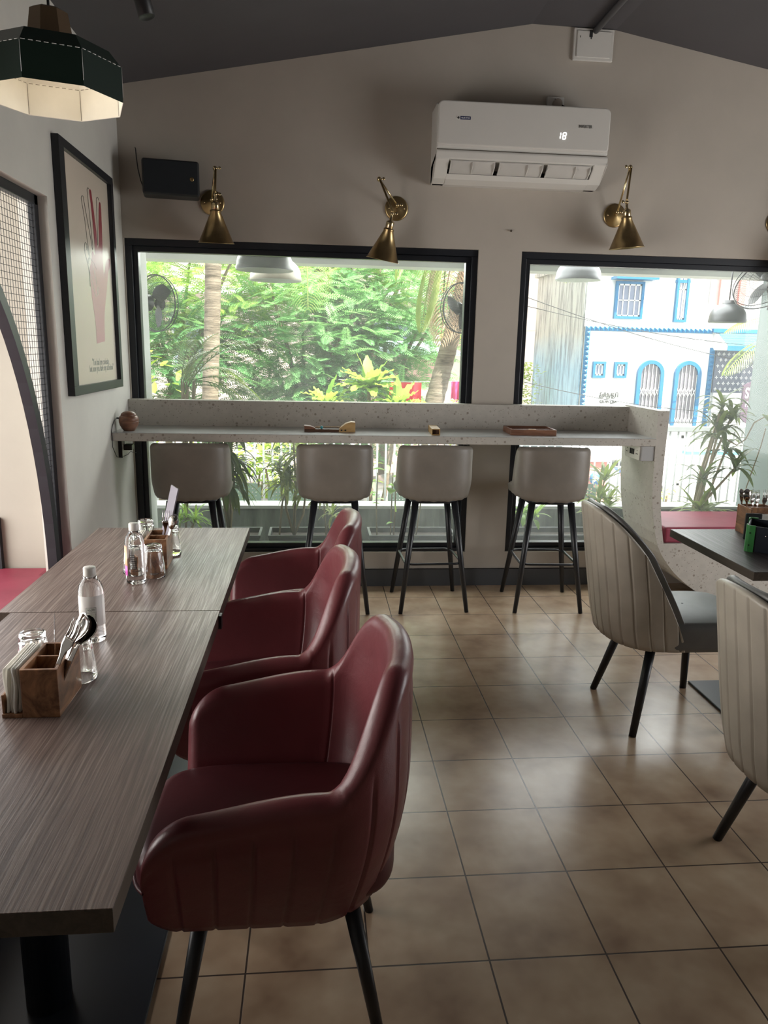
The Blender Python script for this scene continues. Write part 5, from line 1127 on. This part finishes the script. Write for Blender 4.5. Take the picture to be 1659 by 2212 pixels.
# far left house, pink house
t=thing('house','cream house with orange tiled ledges at the left edge of the right window','house',(4.8,20,GZ)); L_=(-4.8,-20,-GZ)
MB().box(3.2,6.1,20,26,GZ,4.6).build('wall',M['hw'],t,L_); M['orange']=plain('orange_roof_tile',sr(226,170,84),.7)
for z in (3.05,1.87):
    MB().prism([(19.5,z),(20,z+.15),(20,z-.06),(19.5,z-.06)],lambda u,v,q:(q,u,v),3.2,6.0).build('tiled_ledge',M['orange'],t,L_)
for z0,z1 in ((2.2,2.95),(1.05,1.78)):
    f=MB(); f.box(5.42,5.86,19.93,20.01,z0,z1); fo=f.build('window',M['grille'],t,L_); MB().box(5.48,5.80,19.92,19.93,z0+.06,z1-.06).build('pane',M['pane_d'],fo)
t=thing('house','pink walled house behind the garden trees','house',(-.5,16.5,GZ)); L_=(.5,-16.5,-GZ); M['pinkw']=plaster('pale_pink_plaster',(.74,.60,.56))
MB().box(-5,2.7,16.5,22,GZ,4.4).build('wall',M['pinkw'],t,L_); MB().box(-5.2,2.9,16.1,22,2.55,2.67).build('slab_ledge',M['hw'],t,L_); MB().box(-.3,.7,16.42,16.5,2.75,4.2).build('salmon_panel',M['salmonp'],t,L_)
for x in (-3,1.2):
    fo=MB().box(x,x+.9,16.44,16.5,.9,2.1).build('window',M['grille'],t,L_); MB().box(x+.06,x+.84,16.43,16.44,.96,2.04).build('pane',M['pane_d'],fo)
MB().prism([(15.9,4.4),(22.3,4.4),(19.2,5.6)],lambda u,v,q:(q,u,v),-5.4,3.1).build('roof',M['salmonp'],t,L_)
t=thing('shed','low shed with a pale blue sheet roof behind the leaning palm','shed',(1.5,13.2,GZ)); L_=(-1.5,-13.2,-GZ)
MB().box(.8,2.3,13.2,14.2,GZ,1.42).build('wall',M['salmonp'],t,L_); MB().prism([(13.0,1.42),(14.4,1.62),(14.4,1.66),(13.0,1.48)],lambda u,v,q:(q,u,v),.6,2.5).build('sheet_roof',plain('pale_blue_sheet',sr(196,222,232),.5),t,L_)
def cloth(label,x0,x1,z0,z1,y,col,amp=.03,name='cloth'):
    m=MB(); rows=[]
    for i in range(9):
        f=i/8; rows.append([(x0+(x1-x0)*k/14,y+amp*math.sin(k*1.1)*(.3+f),z1-(z1-z0)*f+.03*math.sin(k*.8)*f) for k in range(15)])
    m.grid(rows); m.grid([[(a,b+.004,c) for a,b,c in r_] for r_ in rows]); o=m.build(name,plain('cloth_%d'%(x0*100),col,.8),fixn=False); tag(o,label,'cloth')
cloth('red cloth hanging among the leaves left of the leaning palm',.95,1.36,.84,1.10,9.6,sr(214,34,52)); cloth('magenta cloth hanging right of the leaning palm',1.80,1.98,.86,1.12,9.9,sr(206,60,124))
o=MB().tube([(.3,9.65,1.12),(1.2,9.63,1.105),(2.2,9.8,1.13),(2.5,9.82,1.14)],.004,5).build('washing_line',M['grille']); tag(o,'thin pale washing line holding the red and magenta cloths','line')
# compound wall, gate, gate pillar
t=thing('compound_wall','low white compound wall in front of the blue trimmed house','wall',(7,12.3,GZ)); L_=(-7,-12.3,-GZ)
MB().box(6.35,9.5,12.25,12.4,GZ,-.15).build('wall',M['hw'],t,L_); MB().box(6.35,9.5,12.22,12.43,-.15,-.10).build('coping',M['cyan'],t,L_)
t=thing('house_gate','white barred gate of the blue trimmed house','gate',(5.85,12.3,GZ)); L_=(-5.85,-12.3,-GZ)
m=MB(); m.box(5.4,6.3,12.27,12.31,GZ+.08,GZ+.13); m.box(5.4,6.3,12.27,12.31,.12,.17); m.box(5.4,6.3,12.27,12.31,GZ+.45,GZ+.49); m.box(5.4,5.45,12.27,12.31,GZ+.05,.17); m.box(6.25,6.3,12.27,12.31,GZ+.05,.17); m.build('gate_frame',M['grille'],t,L_); m=MB()
for i in range(9): x=5.49+.09*i; m.tube([(x,12.29,GZ+.1),(x,12.29,.14)],.009,6)
m.build('gate_bars',M['grille'],t,L_)
t=thing('gate_pillar','salmon pillar with a round blue and white plaque beside the parked car','pillar',(3.66,9.5,GZ)); L_=(-3.66,-9.5,-GZ)
MB().box(3.52,3.80,9.35,9.65,GZ,.14).build('pillar_shaft',M['salmon'],t,L_,bev=.01); MB().box(3.49,3.83,9.32,9.68,.14,.20).build('cap',M['salmonp'],t,L_); MB().lathe([(.085,0),(.085,.012),(.001,.012)],24,(3.66,9.35,-.08),Matrix.Rotation(PI/2,3,'X')).build('plaque',plain('blue_plaque',sr(70,130,190),.4),t,L_); MB().lathe([(.055,.0125),(.055,.016),(.001,.016)],3,(3.66,9.35,-.08),Matrix.Rotation(PI/2,3,'X'),smooth=False).build('plaque_emblem',M['wht'],t,L_)
# parked car (side view, nose to the left)
t=thing('car','white hatchback parked in the street behind the terrace railing','car',(2.55,10.55,GZ))
M['carw']=plain('white_car_paint',(.55,.55,.55),.2,var=.01); M['carg']=plain('car_glass',(.05,.06,.07),.08)
pr_=[(-1.85,.28),(-1.88,.55),(-1.80,.72),(-1.05,.88),(-.45,1.36),(.0,1.50),(.8,1.50),(1.35,1.36),(1.68,1.0),(1.74,.62),(1.70,.30)]
m=MB(); rows=[]
for f,ins in ((-.78,.06),(-.72,.0),(0,-.02),(.72,.0),(.78,.06)): rows.append([(x*(1-ins*.5),f*(1 if z<.9 else 1-.18*(z-.9)/.6),z-ins*(1 if z>.9 else 0)) for x,z in pr_])
m.grid(rows,True,True); m.add(rows[0],[tuple(range(len(pr_)))]); m.add(rows[-1],[tuple(range(len(pr_)))]); m.build('body',M['carw'],t,bev=.03,seg=2)
wp=[(-.92,.92),(-.40,1.33),(.02,1.43),(.12,1.43),(.12,.92)]; wq=[(.18,.92),(.18,1.43),(.78,1.43),(1.25,1.28),(1.42,.97)]
for q in (wp,wq): MB().prism(q,lambda u,v,w_:(u,w_-.12*(v-.9)*(-1),v),-.785,-.765).build('side_window',M['carg'],t)
MB().box(1.66,1.76,-.70,-.45,.72,1.02).build('tail_lamp',plain('red_lens',(.6,.02,.03),.2),t,bev=.02); MB().box(-1.86,-1.70,-.74,-.45,.58,.72).build('head_lamp',M['whitep'],t,bev=.02)
MB().box(-1.6,1.6,-.79,-.75,.2,.32).build('sill_trim',M['blackp'],t)
for x in (-1.2,1.1):
    for y in (-.72,.72):
        w_=MB(); w_.lathe([(.15,-.09),(.29,-.09),(.31,-.06),(.31,.06),(.29,.09),(.15,.09)],28,(x,y,.31),Matrix.Rotation(PI/2,3,'X')); w_=w_.build('wheel',M['blackp'],t); MB().lathe([(.001,.085),(.16,.09),(.17,.075)],20,(x,y,.31),Matrix.Rotation(PI/2 if y<0 else -PI/2,3,'X')).build('hub_cap',M['steel'],w_)
# scooter behind the gate
t=thing('scooter','blue scooter parked behind the white gate','scooter',(5.75,13.2,GZ)); M['scb']=plain('blue_scooter_paint',sr(70,90,140),.3)
for x in (-.5,.5): MB().lathe([(.10,-.04),(.20,-.045),(.22,0),(.20,.045),(.10,.04)],20,(x,0,.22),Matrix.Rotation(PI/2,3,'X')).build('wheel',M['blackp'],t)
MB().prism([(-.62,.42),(-.2,.38),(.1,.25),(.4,.25),(.3,.9),(.24,.9),(.12,.36),(-.15,.62),(-.66,.66)],lambda u,v,q:(u,q,v),-.13,.13).build('body',M['scb'],t,bev=.03); MB().box(-.6,-.1,-.12,.12,.66,.74).build('seat',M['blackp'],t,bev=.02); MB().tube([(.27,-.3,1.0),(.27,.3,1.0)],.018,8).build('handlebar',M['blackp'],t); MB().tube([(.5,0,.22),(.28,0,.98)],.025,8).build('fork',M['steel'],t)
# overhead cables
for i,(a,b,l) in enumerate([((3.2,12.8,2.52),(8.9,13.92,1.30),'thin black overhead cable crossing the right window, topmost'),((3.2,12.9,2.35),(8.9,13.54,1.66),'thin black overhead cable crossing just above the blue band'),((3.2,12.6,1.08),(8.3,13.92,.42),'thin black overhead cable sagging past the small blue windows'),((3.2,12.4,.62),(8.6,13.92,.28),'thin black overhead cable lowest, just above the counter ledge')]):
    a,b=V(a),V(b); pts=[a.lerp(b,k/14)+V((0,0,-.12*math.sin(PI*k/14))) for k in range(15)]; o=MB().tube(pts,.006,5).build('overhead_cable',M['black']); tag(o,l,'cable','overhead cables')
# ------------------------------------------------------------------ light
W=bpy.data.worlds.new('world'); S.world=W; W.use_nodes=True; nt=W.node_tree; nt.nodes.clear()
sky=nt.nodes.new('ShaderNodeTexSky'); sky.sky_type='HOSEK_WILKIE'; sky.turbidity=4; sky.ground_albedo=.4
SD=V((-.40,.36,-1)).normalized(); sky.sun_direction=-SD
mx=nt.nodes.new('ShaderNodeMix'); mx.data_type='RGBA'; mx.inputs[0].default_value=.55; mx.inputs[7].default_value=(1.0,1.0,.97,1); nt.links.new(sky.outputs[0],mx.inputs[6])
bg=nt.nodes.new('ShaderNodeBackground'); bg.inputs[1].default_value=SKY; ow=nt.nodes.new('ShaderNodeOutputWorld'); nt.links.new(mx.outputs[2],bg.inputs[0]); nt.links.new(bg.outputs[0],ow.inputs[0])
def lamp(ty,name,loc,energy,col=(1,1,1),direction=None,**k):
    l=bpy.data.lights.new(name,ty); l.energy=energy; l.color=col
    for a,b in k.items(): setattr(l,a,b)
    o=bpy.data.objects.new(name,l); COL.objects.link(o); o.location=loc
    if direction is not None: o.rotation_euler=V(direction).to_track_quat('-Z','Y').to_euler()
    return o
lamp('SUN','sun',(0,0,20),SUN,(1,.95,.86),SD,angle=.01)
0 and lamp('AREA','daylight_rear_opening',(1.8,YR-.05,1.3),REAR,(1,.97,.93),(0,1,.05),shape='RECTANGLE',size=1.1,size_y=2.4)
lamp('AREA','daylight_right_windows',(XR-.02,2.6,1.3),SIDE,(.98,.99,1),(-1,.0,-.02),shape='RECTANGLE',size=1.9,size_y=1.5)
lamp('AREA','room_fill_left',(-.05,5.9,2.36),FILL1,(.97,1,.94),(0,-.25,-1),shape='RECTANGLE',size=2.2,size_y=1.7)  # unseen fill lamp, added under the terrace roof to brighten the room
lamp('AREA','room_fill_right',(2.4,5.9,2.36),FILL2,(.98,.99,1),(0,-.25,-1),shape='RECTANGLE',size=2.2,size_y=1.7)  # its twin outside the right window, also an added fill
lamp('POINT','pendant_bulb_light',(PC.x,PC.y,2.27),.32,(1,.88,.72),shadow_soft_size=.03)
lamp('AREA','alcove_daylight',(-2.36,2.3,1.25),ALC,(1,.97,.93),(1,0,.02),shape='RECTANGLE',size=1.9,size_y=1.9)
S.view_settings.view_transform='Standard'; S.view_settings.look='None'; S.view_settings.gamma=1; S.view_settings.use_curve_mapping=False; S.view_settings.exposure=EXPO
S.cycles.max_bounces=10; S.cycles.transparent_max_bounces=24; S.cycles.transmission_bounces=10; S.cycles.sample_clamp_indirect=6; S.cycles.use_denoising=True
